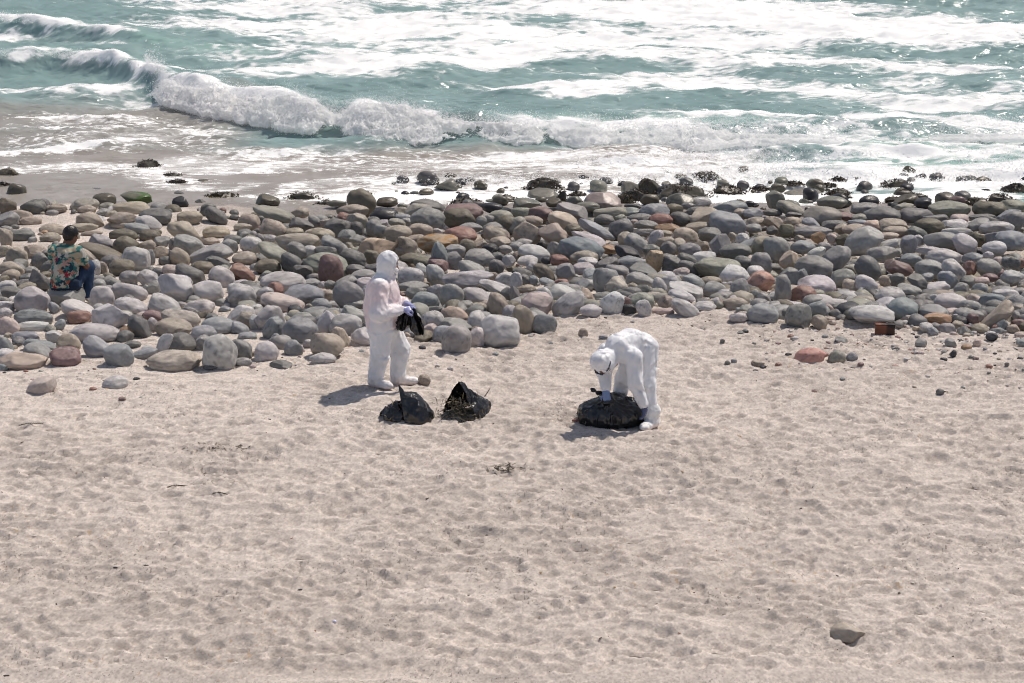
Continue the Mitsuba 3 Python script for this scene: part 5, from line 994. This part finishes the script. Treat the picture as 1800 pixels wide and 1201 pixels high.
# ------------------------------------------------------------------ which boulder is which
LANDMARK = [(120, 512, 'the seated man', None), (688, 678, 'the standing person', None), (1140, 742, 'the bending person', None), (1556, 588, 'the brick', None),
    (581, 471, 'the plum boulder', 'upright plum red boulder behind and left of the standing person'), (1336, 494, 'the salmon boulder', 'salmon red boulder at the front of the band, right of centre'),
    (239, 349, 'the mossy boulder', 'olive boulder with bright green moss at the edge of the water, left'), (1150, 457, 'the tan slab', 'flat sandy tan stone standing on edge in the middle of the band'),
    (664, 431, 'the angular block', 'long angular sandy tan block behind the standing person'), (221, 584, 'the orange stone', 'round orange brown stone tucked under a pale boulder at lower left'),
    (239, 452, 'the striped boulder', 'round pale boulder with fine grey streaks right of the seated man'), (1413, 517, 'the russet boulder', 'reddish brown egg-shaped boulder just right of and in front of the salmon boulder'),
    (115, 624, 'the purple cobble', 'smooth purplish brown oval boulder at the front edge of the band, far left'), (835, 616, None, None),
    (1022, 436, 'the blue boulder', 'large dark blue grey boulder right of centre in the band'), (769, 425, 'the rusty boulder', 'lumpy olive boulder with orange rust stains behind the standing person'),
    (753, 384, 'the smooth dome', 'large smooth grey dome-shaped boulder near the water, above the standing person'), (1750, 551, 'the leaning boulder', 'tan boulder leaning at a steep slant at the right end of the band'),
    (386, 617, 'the angular boulder', 'big angular light grey boulder at the front edge of the band, left'), (1424, 621, 'the buried stone', 'flat salmon pink stone half buried in open sand, right'),
    (1487, 1108, 'the lone stone', 'lone tan grey stone half buried in the open sand, lower right'), (1519, 420, 'the streaked boulder', 'big streaked grey boulder in the right part of the band'), (1280, 470, 'the long boulder', 'long smooth olive grey boulder above and left of the salmon boulder'),
    (1053, 403, None, None), (967, 409, 'the pitted boulder', 'round sandy beige boulder in the upper middle of the band'), (72, 674, 'the sand stone', 'pinkish grey stone half buried alone in the sand, lower left of the band'), (822, 590, None, None),
    (1407, 553, 'the square boulder', 'squarish grey boulder standing on the sand at the front of the band, right'), (772, 448, 'the slaty slab', 'upright angular blue grey slab behind the standing person')]
LANDMARK = [l for l in LANDMARK if l[2]]
named = {}
for px, py, short, full in LANDMARK:
    if full:
        k = min(STONE_AT, key=lambda k: abs(STONE_LIST[STONE_AT[k][0]][0] - px) + abs(STONE_LIST[STONE_AT[k][0]][1] - py)); named[k] = full
SPOT = [(hit(px, py)[:2], short) for px, py, short, full in LANDMARK]
used = set(named.values())
def relation(p, skip=0):
    far = lambda i: float(np.hypot(*(SPOT[i][0] - p[:2])))
    o = sorted(range(len(SPOT)), key=lambda i: far(i) + (9 if far(i) < .12 else 0))[skip]
    q, name = SPOT[o]; dx, dy = p[0] - q[0], p[1] - q[1]; D = math.hypot(dx, dy); words = []
    if abs(dy) > .42 * abs(dx): words.append('behind' if dy > 0 else 'in front of')
    if abs(dx) > .42 * abs(dy): words.append('right of' if dx > 0 else 'left of')
    step = 'just' if D < .75 else 'a step' if D < 1.5 else 'two steps' if D < 2.4 else 'well'
    return f"{step} {' and '.join(words)} {name}"
TONE = dict(WORD, c='speckled', u='rust stained', s='pale streaked', v='dark olive')
for k, (i, p, ext) in STONE_AT.items():
    px, py, w, h, deg, code = STONE_LIST[i]
    if k in named: lab = named[k]
    else:
        a = w / h; shape = 'long flat' if a > 2.3 else 'oblong' if a > 1.55 else 'rounded' if a > 1.1 else 'upright'
        big = w * h; size = 'big ' if big > 1500 else 'small ' if big < 520 else ''
        opts = [f'{t} boulder {relation(p, skip)}' for skip in range(8) for t in (f'{TONE[code]} {shape}', f'{size}{TONE[code]} {shape}')]
        lab = next((o for o in opts if o not in used and len(o.split()) <= 16), opts[0])
    used.add(lab); tag(k, lab, 'boulder', 'boulders along the stony shore')
for k, (px, py, w, h, tone, p, ext) in WEED_AT.items():
    look = {0: 'brown weed-strewn', 1: 'dark weed-covered', 2: 'olive brown weed-covered', 3: 'bright green weed-covered'}[tone]
    size = 'wide ' if w > 42 else 'small ' if w < 25 else ''
    opts = [f'{t} rock in the wash {relation(p, skip)}' for skip in range(14) for t in (look, size + look)]
    lab = next((o for o in opts if o not in used and len(o.split()) <= 16), opts[0])
    used.add(lab); tag(k, lab, 'rock', 'weed-covered rocks in the wash')
